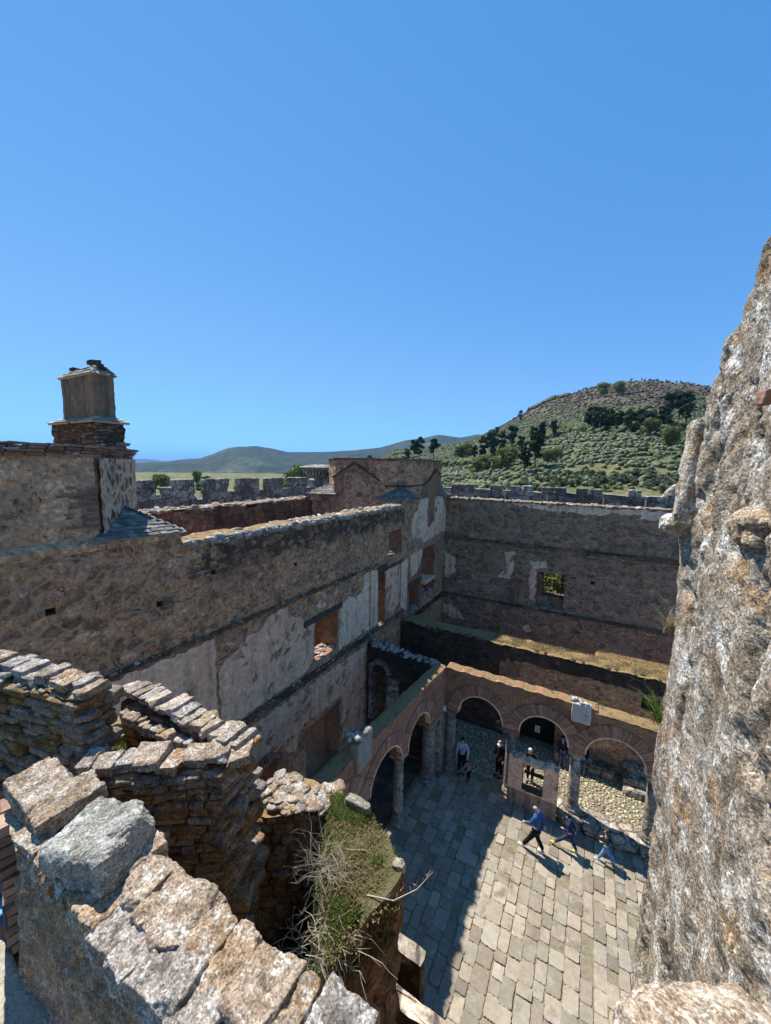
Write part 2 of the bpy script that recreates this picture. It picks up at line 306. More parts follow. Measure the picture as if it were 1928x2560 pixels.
def stones(P, S, sub=1, tilt=.25, ncut=7, rough=.12):
    """angular stones: P centres (n,3), S half sizes (n,3)"""
    P = np.asarray(P, float); S = np.asarray(S, float); n = len(P); V0, F0 = ICO[sub]; k = len(V0)
    V = np.repeat(V0[None], n, 0).copy()
    V *= 1.25
    for _ in range(ncut):
        d = rng.normal(size=(n, 3)); d[:, :] /= np.linalg.norm(d, axis=1)[:, None]; off = rng.uniform(.62, .9, n)
        t = np.einsum('nij,nj->ni', V, d)-off[:, None]; V -= np.clip(t, 0, None)[..., None]*d[:, None]
    V += rough*rng.normal(size=V.shape)*.4
    V = V*S[:, None]; V = np.einsum('nij,nkj->nki', rots(n, tilt), V)+P[:, None]
    F = (F0[None]+(np.arange(n)*k)[:, None, None]).reshape(-1, 3)
    return V.reshape(-1, 3), F
def scatter_line(p, q, width, n, size, zj=.03, flat=.6, tilt=.3, sub=1):
    """stones strewn over the strip from p to q (top of a wall)"""
    p = np.array(p, float); q = np.array(q, float); d = (q-p); L = np.linalg.norm(d[:2]); u = d/L; nrm = np.array([-u[1], u[0], 0])
    t = rng.uniform(0, 1, n); w = rng.uniform(-.5, .5, n)
    P = p+t[:, None]*d+nrm*w[:, None]*width; P[:, 2] += rng.uniform(-zj, zj, n)
    s = rng.uniform(size*.45, size*1.1, n)**1.0
    S = np.stack([s*rng.uniform(.7, 1.3, n), s*rng.uniform(.7, 1.3, n), s*flat*rng.uniform(.6, 1.2, n)], 1)
    return stones(P, S, sub, tilt)
def cat(*VF):
    V = []; F = []; b = 0
    for v, f in VF: V.append(v); F.append(np.asarray(f)+b); b += len(v)
    return np.concatenate(V), np.concatenate(F)

def wall(name, axis, pos, u0, u1, z0, z1, thick, mats, parent=None, holes=(), step=.16, amp=.035, out=1, freq=3., topf=None, lfreq=(1, 1, 1.6), back=True, seed=0, mfun=None, zbreaks=()):
    """upright wall with real openings. axis 'x': runs along Y at x=pos, outer face looks to out*X; 'y': runs along X."""
    us = set([u0, u1]); zs = set([z0, z1]) | set(zbreaks)
    for h in holes: us |= {h[0], h[1]}; zs |= {h[2], h[3]}
    def dens(s):
        s = sorted(s); r = [s[0]]
        for a, b in zip(s, s[1:]):
            k = max(1, int(round((b-a)/step))); r += [a+(b-a)*(i+1)/k for i in range(k)]
        return r
    U = [u for u in dens(us) if u0-1e-6 <= u <= u1+1e-6]; Z = [z for z in dens(zs) if z0-1e-6 <= z <= z1+1e-6]; nu, nz = len(U), len(Z)
    UU, ZZ = np.meshgrid(U, Z, indexing='ij'); UU = UU.ravel(); ZZ = ZZ.ravel().copy()
    if topf is not None:
        top = np.array([topf(u) for u in UU]); a = np.clip((ZZ-(z1-1.2))/1.2, 0, 1); ZZ = ZZ+(top-z1)*a
    def P(off): 
        o = pos+out*off
        return np.stack([np.full_like(UU, 1)*o, UU, ZZ], 1) if axis == 'x' else np.stack([UU, np.full_like(UU, 1)*o, ZZ], 1)
    Pf = P(0.); q = Pf*np.array(lfreq)
    d = amp*(lumps(q, freq, seed)-.4)+amp*1.6*fbm(Pf, .8, 4, seed)
    ax = 0 if axis == 'x' else 1; Pf[:, ax] += out*d; Pb = P(-thick)
    Pb[:, ax] -= out*amp*(lumps(Pb*np.array(lfreq), freq, seed+3)-.4)
    V = np.concatenate([Pf, Pb]); nb = len(Pf); F = []; MI = []
    idx = lambda i, j: i*nz+j
    def hole(i, j):
        if i < 0 or j < 0 or i >= nu-1 or j >= nz-1: return True
        cu = (U[i]+U[i+1])/2; cz = (Z[j]+Z[j+1])/2
        for h in holes:
            if h[0] < cu < h[1] and h[2] < cz < h[3]: return True
        return False
    fl = (axis == 'x') == (out > 0)
    def face(a, b, c, e, m):
        F.append((a, b, c, e) if fl else (e, c, b, a)); MI.append(m)
    for i in range(nu-1):
        for j in range(nz-1):
            if hole(i, j): continue
            a, b, c, e = idx(i, j), idx(i+1, j), idx(i+1, j+1), idx(i, j+1)
            cm = mfun((U[i]+U[i+1])/2, (Z[j]+Z[j+1])/2) if mfun else 0
            face(a, b, c, e, cm)
            if back: face(nb+e, nb+c, nb+b, nb+a, 0)
            rm = lambda ii, jj: 1 if (0 <= ii < nu-1 and 0 <= jj < nz-1 and len(mats) > 1) else 0
            if hole(i-1, j): face(nb+a, a, e, nb+e, rm(i-1, j))
            if hole(i+1, j): face(b, nb+b, nb+c, c, rm(i+1, j))
            if hole(i, j-1): face(nb+a, nb+b, b, a, rm(i, j-1))
            if hole(i, j+1): face(e, c, nb+c, nb+e, rm(i, j+1))
    return mesh(name, V, F, mats, parent, False, MI)

def patch(name, axis, pos, poly, mat, parent, th=.03, rag=.05, out=1, bulge=0.):
    """plaster sheet with a ragged outline standing proud of the wall; poly in (u,z)"""
    pts = []
    for i, a in enumerate(poly):
        b = poly[(i+1) % len(poly)]; L = math.dist(a, b); k = max(1, int(L/.13))
        for j in range(k):
            t = j/k; pts.append((a[0]+(b[0]-a[0])*t+random.uniform(-rag, rag), a[1]+(b[1]-a[1])*t+random.uniform(-rag, rag)))
    n = len(pts); tri = tessellate_polygon([[Vector((x, z, 0)) for x, z in pts]])
    f = lambda u, z, o: (pos+out*o, u, z) if axis == 'x' else (u, pos+out*o, z)
    V = [f(u, z, th) for u, z in pts]+[f(u, z, -.1) for u, z in pts]
    F = [tuple(t) for t in tri]+[(i, (i+1) % n, n+(i+1) % n, n+i) for i in range(n)]
    return mesh(name, V, F, mat, parent)

def prism(name, poly, z0, z1, mats, parent=None, step=.1, amp=.04, freq=4., lf=(1, 1, 2.), topn=.03, seed=0, batter=0., top_m=1, zt=None):
    """vertical mass over a convex footprint with displaced faces; poly counter-clockwise"""
    P = []; Nn = []
    for i, a in enumerate(poly):
        b = poly[(i+1) % len(poly)]; L = math.dist(a, b); k = max(1, int(round(L/step))); nx, ny = (b[1]-a[1])/L, -(b[0]-a[0])/L
        for j in range(k): t = j/k; P.append((a[0]+(b[0]-a[0])*t, a[1]+(b[1]-a[1])*t)); Nn.append((nx, ny))
    P = np.array(P); Nn = np.array(Nn); Nn = (Nn+np.roll(Nn, 1, 0))/2; m = len(P); nz = max(2, int((z1-z0)/step)); c = P.mean(0)
    V = []; 
    for j in range(nz+1):
        z = z0+(z1-z0)*j/nz; V.append(np.column_stack([P-Nn*0, np.full(m, z)]))
    V = np.concatenate(V); N3 = np.column_stack([np.tile(Nn, (nz+1, 1)), np.zeros(len(V))])
    d = amp*(lumps(V*np.array(lf), freq, seed)-.4)+amp*1.5*fbm(V, 1.3, 4, seed); V = V+N3*(d+batter*(z1-V[:, 2]))[:, None]
    rings = max(2, int(np.min(np.ptp(P, axis=0))/2/step)); T = []
    edge = V[-m:]
    for r in range(1, rings+1):
        t = 1-r/rings*.999; T.append(np.column_stack([c+(edge[:, :2]-c)*t, np.full(m, z1)]))
    T = np.concatenate(T); V = np.concatenate([V, T])
    tp = np.arange((nz)*m, len(V)); V[tp, 2] += topn*2*fbm(V[tp], 3., 4, seed+5)
    if zt is not None:
        a = np.clip((V[:, 2]-(z1-2.4))/2.4, 0, 1); V[:, 2] += a*np.array([zt(x, y) for x, y in V[:, :2]])
    F = []; MI = []; tot = nz+rings
    for j in range(tot):
        for i in range(m): F.append((j*m+i, j*m+(i+1) % m, (j+1)*m+(i+1) % m, (j+1)*m+i)); MI.append(0 if j < nz else top_m)
    return mesh(name, V, F, mats, parent, False, MI)

def rbox(c, s, rot=(0, 0, 0), n=12, rnd=.18, amp=.02, f=6., seed=0, cuts=5):
    """rough-hewn block: rounded, chipped and pitted box"""
    g = np.linspace(-1, 1, n+1); V = []; F = []
    for ax in range(3):
        for sg in (-1, 1):
            A, B = np.meshgrid(g, g, indexing='ij'); v = np.zeros(((n+1)**2, 3)); v[:, ax] = sg; v[:, (ax+1) % 3] = A.ravel(); v[:, (ax+2) % 3] = B.ravel()
            b = sum(len(x) for x in V); V.append(v)
            for i in range(n):
                for j in range(n):
                    q = (b+i*(n+1)+j, b+(i+1)*(n+1)+j, b+(i+1)*(n+1)+j+1, b+i*(n+1)+j+1); F.append(q if sg > 0 else q[::-1])
    V = np.concatenate(V); L = np.array(s); h = np.minimum(1, rnd*L.min()/L)   # round the edges by an absolute radius
    core = np.clip(V, -(1-h), 1-h); dv = (V-core)/h; ln = np.linalg.norm(dv, axis=1); ln[ln < 1] = 1; V = core+dv/ln[:, None]*h
    rs = np.random.default_rng(seed); V = V*L
    for _ in range(cuts):
        d = rs.normal(size=3); d /= np.linalg.norm(d); off = np.abs(d*L).sum()*rs.uniform(.66, .9); t = V@d-off; V = V-np.clip(t, 0, None)[:, None]*d
    nrm = V/L; nrm /= np.linalg.norm(nrm, axis=1)[:, None]+1e-9; w = V+seed*3.1
    V = V+nrm*(amp*1.6*fbm(w, f, 5, seed, .6)-amp*.7*np.clip(1-worley(w, f*1.7, seed)[0]*2, 0, 1))[:, None]
    Rm = np.array(Matrix.Rotation(rot[2], 3, 'Z') @ Matrix.Rotation(rot[1], 3, 'Y') @ Matrix.Rotation(rot[0], 3, 'X')); V = V@Rm.T+np.array(c)
    # weld
    key = np.round(V, 5); _, first, inv = np.unique(key, axis=0, return_index=True, return_inverse=True); inv = inv.ravel()
    F = inv[np.array(F)]; return V[first], F
def rboxes(L):
    return cat(*[rbox(**k) for k in L])

def blades(P, h, mat, name, lean=.5, w=.006, seg=3, label=None, parent=None):
    """curved grass blades rooted at P (n,3), heights h"""
    n = len(P); P = np.asarray(P, float); a = rng.uniform(0, 2*np.pi, n); ln = rng.uniform(.1, 1, n)*lean; h = np.broadcast_to(h, n)*rng.uniform(.5, 1.2, n)
    d = np.stack([np.cos(a), np.sin(a), np.zeros(n)], 1); s = np.stack([-np.sin(a), np.cos(a), np.zeros(n)], 1); V = []
    for k in range(seg+1):
        t = k/seg; c = P+d*(ln*h*t*t)[:, None]; c[:, 2] += h*t*(1-.25*ln*t); ww = w*(1-t)+.0008
        V += [c-s*ww, c+s*ww]
    V = np.stack(V, 1).reshape(-1, 3); m = 2*(seg+1); F = []
    b = (np.arange(n)*m)[:, None]
    F = np.concatenate([b+np.array([[2*k, 2*k+1, 2*k+3, 2*k+2]]) for k in range(seg)])
    return mesh(name, V, F, mat, parent)

def tiles(name, tri_list, mat, parent, w=.16, l=.13):
    """slates laid in rows over roof faces given as (eave_a, eave_b, apex[, apex_b])"""
    mb = MB()
    for q in tri_list:
        A, B, Cc = [Vector(v) for v in q[:3]]; D = Vector(q[3]) if len(q) > 3 else Cc
        N = (B-A).cross(Cc-A).normalized(); N = N if N.z > 0 else -N
        mb.add([A, B, D, Cc, A-N*.04, B-N*.04, D-N*.04, Cc-N*.04], [(0, 1, 2, 3), (4, 7, 6, 5), (0, 4, 5, 1), (1, 5, 6, 2), (3, 7, 4, 0)] if len(q) > 3 else [(0, 1, 2), (4, 6, 5), (0, 4, 5, 1)])
        H = ((Cc+D)/2-(A+B)/2).length; nr = max(2, int(H/l))
        for r in range(nr):
            t0 = r/nr; t1 = min(1, (r+1.6)/nr); a0 = A.lerp(Cc, t0); b0 = B.lerp(D, t0); L = (b0-a0).length; k = max(1, int(L/w)); up = ((Cc-A)+(D-B)).normalized(); e = (b0-a0).normalized() if L > 1e-4 else (B-A).normalized()
            for i in range(k):
                c0 = a0.lerp(b0, (i+.04)/k)+e*random.uniform(-.02, .02); c1 = a0.lerp(b0, (i+.96)/k); ln = (t1-t0)*H*random.uniform(.8, 1.1)
                lift = N*random.uniform(.02, .04); th = N*.015; sl = -up*random.uniform(0, .03)
                v = [c0+lift+sl, c1+lift+sl, c1+up*ln*.8+N*.005, c0+up*ln*.8+N*.005]; v = v+[x-th for x in v]
                mb.add(v, [(0, 1, 2, 3), (7, 6, 5, 4), (0, 4, 5, 1), (1, 5, 6, 2), (2, 6, 7, 3), (3, 7, 4, 0)])
    return mb.build(name, mat, parent)
# ================================================================== CASTLE
XL = -8.9
# ---- long wall on the left of the courtyard
lw = empty('courtyard_wall', (XL, 8, FL), 'long brown rubble wall with mossy stone top, plaster patches and empty windows, left of the courtyard', 'wall')
holesL = [(10.7, 12.15, -7.45, -5.85), (15.5, 16.15, -8.0, -4.95), (16.45, 17.85, -4.45, -3.2), (10.15, 12.35, FL, -9.9), (7.4, 8.7, FL, -9.95)]
put = [(2.97, -2.84), (5.03, -3.34), (6.49, -2.9), (9.74, -3.4)]
holesL += [(y-.09, y+.08, z-.06, z+.07) for y, z in put]
def ltop(y):
    return (-1.62 if y < 5.55 else -2.02)+(.09*math.sin(y*2.1)*math.sin(y*.9+1) if y > 5.6 else 0)
wall('wall_face', 'x', XL, -4, 18.2, FL-.3, -1.62, .8, [M['rubble_lw'], M['brick_x'], M['rubble_big']], lw, holesL, .15, .05, 1, 3.2, ltop, seed=3,
     mfun=lambda u, z: 2 if (u < 7+z*.3+random.uniform(-.6, .6) and z > -4.6) else 0)
v = cat(scatter_line((-9.28, 5.6, -2.0), (-9.28, 18.1, -2.0), .72, 330, .17, .07, .55), scatter_line((-8.95, 5.7, -2.03), (-8.95, 18.1, -2.03), .12, 230, .15, .05, .7))
mesh('top_stones', *v, M['topstone'], lw)
def strip_top(name, p, q, w, mat, parent, z=.03, step=.12, amp=.07):
    p = np.array(p, float); q = np.array(q, float); d = q-p; L = np.linalg.norm(d[:2]); u = d/L; n = np.array([-u[1], u[0], 0]); a = int(L/step)+1; b = max(3, int(w/step))
    T, W = np.meshgrid(np.linspace(0, 1, a+1), np.linspace(-.5, .5, b+1), indexing='ij'); T = T.ravel(); W = W.ravel()
    V = p+T[:, None]*d+n*(W*w)[:, None]; V[:, 2] += z+amp*fbm(V, 2.2, 4, 3)-.12*np.clip(np.abs(W)*2-.75, 0, 1)*4*.3
    V[:, :2] += .05*fbm(V, 4, 3, 8)[:, None]*n[:2]
    F = np.array([(i*(b+1)+j, (i+1)*(b+1)+j, (i+1)*(b+1)+j+1, i*(b+1)+j+1) for i in range(a) for j in range(b)])
    return mesh(name, V, F, mat, parent, True)
strip_top('moss_top', (-9.3, 5.6, -1.94), (-9.3, 18.1, -1.94), .74, M['mosstop'], lw)
for z, y0, y1, hh, dp in ((-4.6, -3.5, 15.3, .07, .10), (-7.85, 4.5, 18.2, .13, .16), (-5.0, 15.4, 18.2, .06, .08)):
    wall('stone_ledge', 'x', XL+dp*.8, y0, y1, z-hh*.8, z+hh*.8, dp+.12, [M['rubble_rear']], lw, (), .07, .075, 1, 4.5, lfreq=(1, 1, 1), seed=int(-z*10))
    mesh('ledge_stones', *scatter_line((XL+.06, y0, z+hh), (XL+.06, y1, z+hh), .12, int((y1-y0)*3), .07, .03, .5, .3), M['topstone'], lw)
P = lambda poly, m, th=.035, rag=.05, par=lw, nm='plaster_patch': patch(nm, 'x', XL, poly, M[m], par, th, rag)
P([(2.9, -4.75), (4.2, -4.72), (5.4, -4.78), (6.42, -4.7), (6.45, -6.0), (6.4, -7.6), (2.9, -7.6)], 'plaster', .05)
P([(6.52, -5.7), (7.4, -5.2), (8.0, -5.1), (8.6, -4.75), (9.25, -4.75), (9.3, -5.1), (9.9, -5.35), (10.1, -5.6), (10.62, -5.85), (10.6, -7.2), (10.2, -7.55), (8.4, -7.62), (6.55, -7.6)], 'plaster_pink', .05)
P([(10.9, -4.75), (12.0, -4.72), (12.1, -5.1), (11.6, -5.2), (11.1, -5.45), (10.8, -5.3)], 'plaster_white')
P([(12.3, -5.75), (12.9, -5.5), (13.4, -5.7), (14.0, -5.6), (14.1, -4.85), (14.62, -4.8), (14.62, -7.6), (13.2, -7.55), (12.25, -7.6)], 'plaster_white', .05)
P([(14.72, -4.8), (15.35, -4.85), (15.38, -7.6), (14.74, -7.6)], 'plaster_white', .07, .03)
P([(16.25, -5.1), (17.8, -5.15), (17.8, -7.2), (17.0, -7.5), (16.25, -7.2)], 'plaster', .04, .03)
P([(17.92, -5.1), (18.7, -5.0), (18.68, -8.0), (17.95, -7.6)], 'plaster_white', .06, .03)
P([(4.5, -8.1), (9.9, -8.15), (12.4, -8.25), (14.35, -8.3), (14.3, -10.2), (14.2, -12.4), (13.4, -12.0), (12.5, -11.8), (12.55, -10.1), (12.45, -9.75), (11.2, -9.65), (10.0, -9.55), (9.7, -9.8), (9.6, -10.4), (9.2, -10.2), (8.9, -9.7), (8.1, -9.5), (7.1, -9.75), (4.5, -9.7)], 'plaster_pink', .05, .06)
for a in ((10.05, 12.4, -5.78, -5.6), (15.3, 16.3, -4.95, -4.78), (16.0, 17.85, -5.05, -4.9)):
    mb = MB(); mb.box(XL-.6, XL+.1, a[0], a[1], a[2], a[3], 0, .03); mb.build('timber_lintel', M['wood'], lw)
for (y0, y1, z) in ((10.7, 12.1, -7.45), (15.5, 16.1, -8.), (16.5, 17.8, -4.45)):
    mesh('window_sill', *scatter_line((XL-.35, y0, z+.03), (XL-.35, y1, z+.03), .6, 26, .10, .02, .5), M['topstone'], lw)
mb = MB()
for y0, y1, zc in ((7.4, 8.7, -9.95),):
    for k in range(16):
        a = math.pi*(k+.5)/16; c = Vector((0, (y0+y1)/2-math.cos(a)*.72, zc-.28+math.sin(a)*.62)); m = Matrix.Translation((XL+.05, c.y, c.z)) @ Matrix.Rotation(a-math.pi/2, 4, 'X'); mb.box(-.1, .05, -.045, .045, -.16, .16, 0, .008, m)
mb.build('brick_arch', M['brickband'], lw)

# ---- left tower with chimney
lt = empty('chamfered_tower', (-11, 1, -1.6), 'broad rendered tower with chamfered corner and brick cornice at the left edge', 'tower')
prism('tower_body', [(-12.9, -4), (-8.98, -4), (-8.98, 3.88), (-10.45, 5.35), (-12.9, 5.35)], -2.2, .18, [M['tower_render'], M['mosstop']], lt, .16, .035, 3, seed=11)
# chamfer facing of pale mortared rubble
a = Vector((-8.98, 3.9, 0)); b = Vector((-10.43, 5.35, 0)); n = Vector((1, 1, 0)).normalized()*.085; V = []; F = []
gx, gz = 18, 20
for i in range(gx+1):
    for j in range(gz+1):
        p = a.lerp(b, i/gx)+n*(1+random.uniform(-.2, .2)); V.append((p.x, p.y, -1.9+2.0*j/gz))
for i in range(gx):
    for j in range(gz): F.append((i*(gz+1)+j, (i+1)*(gz+1)+j, (i+1)*(gz+1)+j+1, i*(gz+1)+j+1))
o = mesh('corner_facing', V, F, M['rubble_pale'], lt)
mb = MB()
cz = [(.10, .17, .05), (.17, .23, .09), (.23, .29, .13), (.29, .34, .17)]
for z0, z1, off in cz:
    L = [(-8.98+off, -4), (-8.98+off, 3.88+off*.4), (-10.45+off*.4, 5.35+off), (-12.9, 5.35+off)]
    for p, q in zip(L, L[1:]):
        dd = Vector((q[0]-p[0], q[1]-p[1], 0)); k = int(dd.length/.27); ang = math.atan2(dd.y, dd.x)
        for i in range(k):
            if random.random() < .05 and z0 > .2: continue
            c = Vector((p[0], p[1], 0))+dd*((i+.5)/k); m = Matrix.Translation((c.x, c.y, 0)) @ Matrix.Rotation(ang, 4, 'Z')
            mb.box(-.125, .125, 0, .4, z0+.004, z1-.004, 0, .012, m)
mb.build('brick_cornice', M['brickband'], lt)
mb = MB()
for k in range(14):
    L_ = .52 if k % 3 else .3; z = -1.38+k*.066
    for q in range(2): mb.box(-8.99, -8.945, 3.92-L_*(1-q*.5)+random.uniform(-.09, .04), 3.92-L_*.5*(1-q)-.01, z, z+.052, 0, .005)
mb.build('brick_quoin', M['brickband'], lt)
V = []; F = []
for i in range(60):
    y = -4+9.6*i/59
    for x, z in ((-9.1, -1.52), (-8.95, -1.56), (-8.84, -1.66), (-8.86, -1.80)): V.append((x+random.uniform(-.015, .015), y, z+random.uniform(-.02, .02)))
for i in range(59):
    for j in range(3): F.append((i*4+j, i*4+j+1, (i+1)*4+j+1, (i+1)*4+j))
mesh('sloped_ledge', V, F, M['tower_render'], lt)
tiles('slate_corner_roof', [((-8.78, 3.75, -1.6), (-8.78, 5.68, -1.66), (-9.8, 4.75, -1.0)), ((-8.78, 5.68, -1.66), (-10.75, 5.68, -1.6), (-9.8, 4.75, -1.0))], M['slate'], lt)
wall('base_side', 'y', 5.5, -12.9, -9.4, FL, -1.66, .5, [M['rubble']], lt, (), .25, .04, 1)
M['chimney_plaster'] = plaster('chimney_render', (.13, .11, .085), (.19, .155, .12), thr=(.66, .72), dirt=.95, runs=(.42, .66))
ch = empty('chimney', (-11.4, 4.9, .3), 'two-tier stained chimney with slate cap on top of the left tower', 'chimney')
prism('chimney_base', [(-12.56, 4.56), (-10.3, 4.56), (-10.3, 5.2), (-12.56, 5.25)], .2, .98, [M['layered'], M['topstone']], ch, .07, .07, 5, (1, 1, 3), .04, 4)
prism('chimney_shaft', [(-12.24, 4.70), (-10.6, 4.70), (-10.6, 5.14), (-12.24, 5.14)], .95, 2.12, [M['chimney_plaster'], M['topstone']], ch, .08, .02, 5, (1, 1, 1), .02, 6)
tiles('chimney_skirt', [((-12.62, 4.48, .98), (-10.25, 4.48, .98), (-12.25, 4.74, 1.13), (-10.58, 4.74, 1.13)), ((-10.25, 4.48, .98), (-10.25, 5.28, .98), (-10.6, 4.78, 1.13), (-10.6, 5.1, 1.13))], M['topstone'], ch, .2, .12)
tiles('chimney_cap', [((-12.29, 4.65, 2.12), (-10.55, 4.65, 2.12), (-12.05, 4.92, 2.36), (-10.8, 4.92, 2.40)), ((-10.55, 4.65, 2.12), (-10.55, 5.19, 2.12), (-10.8, 4.92, 2.40)), ((-10.55, 5.19, 2.12), (-12.29, 5.19, 2.12), (-10.8, 4.92, 2.40), (-12.05, 4.92, 2.36))], M['topstone'], ch, .17, .1)
for i, (cx, cz_, sx, sz) in enumerate([(-11.0, 2.45, .19, .055), (-12.0, 2.38, .12, .035), (-10.72, 2.34, .03, .05), (-10.63, 2.26, .03, .05)]): mesh('ridge_stone', *rbox((cx, 4.92, cz_), (sx, .08, sz), n=8, rnd=.15, amp=.008, f=6, seed=i, cuts=2), M['dark_stone'], ch)
mb = MB(); mb.box(-10.35, -9.95, 4.95, 5.12, .42, .50, 0, .02); mb.box(-10.4, -10.05, 4.8, 5.05, .33, .40, 0, .02); mb.build('loose_tile', M['brickband'], ch)

# ---- corner tower (far left corner of the courtyard)
ct = empty('corner_tower', (-12, 21.5, FL), 'square corner tower turning octagonal, with slate corner roofs, in the far left corner', 'tower')
wall('courtyard_face', 'x', XL, 18.2, 25.2, FL-.3, -1.72, .8, [M['rubble'], M['brick_x'], M['brick_x']], ct, [(18.95, 20.5, -8.4, -6.7), (20.8, 22.9, -7.9, -4.85)], .16, .045, 1, 3.2, seed=5, mfun=lambda u, z: 2 if (z < -6 and 18.6 < u < 20.9 and z > -8.6) or (20.3 < u < 24.4 and -3.7 < z < -1.7) else 0)
wall('south_face', 'y', 18.4, -15.5, -8.95, FL, -1.7, .6, [M['rubble']], ct, (), .2, .045, -1, 3.2, seed=8)
OC = [(-13.67, 18.42), (-10.47, 18.42), (-8.9, 20.25), (-8.9, 23.5), (-10.4, 25.1), (-13.7, 25.1), (-15.5, 23.2), (-15.5, 20.2)]
prism('octagonal_top', OC, -1.9, .48, [M['rubble_big'], M['mosstop']], ct, .16, .03, 3, seed=15)
mb = MB()
for z0, z1, off in ((.42, .49, .06), (.49, .56, .12)):
    for p, q in zip(OC[-1:]+OC[:-1], OC):
        dd = Vector((q[0]-p[0], q[1]-p[1], 0)); k = max(1, int(dd.length/.3)); ang = math.atan2(dd.y, dd.x)
        for i in range(k):
            c = Vector((p[0], p[1], 0))+dd*((i+.5)/k); m = Matrix.Translation((c.x, c.y, 0)) @ Matrix.Rotation(ang, 4, 'Z'); mb.box(-.145, .145, -off, .3, z0+.003, z1-.003, 0, .01, m)
mb.build('brick_cornice', M['brickband'], ct)
# brick panels and gable scars
patch('gable_brickwork', 'y', 18.4, [(-13.75, -.6), (-12.3, .22), (-10.6, -.62), (-11.3, -.5), (-11.4, -1.1), (-12.0, -.2), (-13.0, -.35), (-13.1, -1.5), (-13.7, -1.6)], M['brick_x'], ct, .05, .04, -1)
patch('brick_panel', 'y', 18.4, [(-12.0, .35), (-11.4, .35), (-11.3, -.1), (-11.9, -.1)], M['brick_x'], ct, .05, .05, -1)
patch('brick_panel', 'x', XL, [(20.6, -1.05), (22.4, -.1), (23.45, -.6), (23.4, -1.75), (20.4, -1.7)], M['brick_y'], ct, .06, .03)
patch('brick_panel', 'x', XL, [(22.2, .4), (23.4, .4), (23.4, -.1), (22.3, -.05)], M['brick_y'], ct, .05, .04)
for L in ([(-13.85, 18.3, -.62), (-12.17, 18.3, .3), (-10.5, 18.3, -.72)], [(-10.3, 18.5, -1.0), (-9.35, 19.6, -1.02), (-8.84, 20.4, -.95), (-8.8, 21.2, -.75), (-8.8, 22.5, -.02), (-8.8, 23.45, -.52)]):
    mb = MB(); mb.tube(L, .045, 5); mb.build('gable_scar', M['dark_stone'], ct)
tiles('slate_corner_roof', [((-11.0, 18.25, -1.7), (-8.76, 18.25, -1.7), (-9.72, 19.3, -1.05)), ((-8.76, 18.25, -1.7), (-8.76, 20.5, -1.7), (-9.72, 19.3, -1.05))], M['slate'], ct, .2, .16)
tiles('slate_corner_roof', [((-15.75, 18.2, -1.66), (-13.5, 18.2, -1.62), (-14.3, 19.1, -.95)), ((-15.75, 20.4, -1.66), (-15.75, 18.2, -1.66), (-14.3, 19.1, -.95))], M['slate'], ct, .2, .16)
tiles('slate_corner_roof', [((-8.72, 23.3, -1.7), (-8.72, 25.3, -1.72), (-9.6, 24.4, -1.05)), ((-8.72, 25.3, -1.72), (-10.6, 25.3, -1.7), (-9.6, 24.4, -1.05))], M['slate'], ct, .2, .16)
Q = lambda poly, m, th=.05, rag=.06: patch('plaster_patch', 'x', XL, poly, M[m], ct, th, rag)
Q([(20.2, -1.75), (21.45, -1.75), (21.3, -2.6), (21.5, -3.5), (21.9, -3.75), (22.2, -3.3), (22.6, -3.4), (22.5, -2.4), (22.7, -1.75), (23.9, -1.8), (24.5, -2.6), (24.9, -3.2), (24.75, -4.3), (24.0, -4.2), (20.8, -4.45), (20.3, -4.1), (19.3, -3.9), (19.15, -3.3), (19.4, -2.5), (19.9, -2.4)], 'plaster_white')
Q([(20.4, -4.25), (24.0, -4.15), (24.6, -4.3), (24.5, -4.65), (21.0, -4.85), (20.4, -4.6)], 'soot_plaster', .04, .04)
Q([(19.1, -4.9), (20.75, -4.8), (20.7, -5.3), (20.0, -6.1), (19.2, -6.2)], 'plaster_white')
Q([(23.1, -4.9), (23.4, -4.9), (24.9, -4.6), (24.9, -6.3), (24.2, -6.9), (23.6, -6.5), (23.3, -5.8)], 'soot_plaster')
mb = MB(); mb.box(-9.6, -9.25, 21.05, 21.3, -7.0, -4.85, 0, .02); mb.build('window_post', M['plaster'], ct)
mb = MB(); mb.box(-9.6, -8.82, 18.8, 20.7, -6.7, -6.55, 0, .02); mb.build('timber_lintel', M['wood'], ct)
mb = MB(); mb.box(-9.7, -8.8, 21.2, 22.9, -7.15, -7.0, 0, .04); mb.build('broken_floor_slab', M['plaster'], ct)
for y0, y1, z in ((19.0, 20.4, -8.4), (20.9, 22.8, -7.9)):
    mesh('window_sill', *scatter_line((XL-.35, y0, z+.05), (XL-.35, y1, z+.05), .7, 34, .13, .04, .6), M['topstone'], ct)
wall('stone_ledge', 'x', XL+.12, 18.2, 24.6, -8.82, -8.6, .25, [M['dark_stone']], ct, (), .08, .07, 1, 4.5, lfreq=(1, 1, 1), seed=77)

# ---- wall of the ruined range behind the long wall
bw = empty('rear_wall', (-15.4, 12, FL), 'dark rubble wall with orange moss on top, standing behind the long courtyard wall', 'wall')
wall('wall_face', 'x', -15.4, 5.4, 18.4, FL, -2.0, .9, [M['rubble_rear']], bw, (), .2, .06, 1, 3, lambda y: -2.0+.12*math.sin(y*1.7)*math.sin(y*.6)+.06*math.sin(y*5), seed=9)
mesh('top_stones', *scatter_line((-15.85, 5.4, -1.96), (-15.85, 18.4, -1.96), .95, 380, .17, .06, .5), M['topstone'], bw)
strip_top('moss_top', (-15.85, 5.4, -1.93), (-15.85, 18.4, -1.93), .9, M['mosstop'], bw)

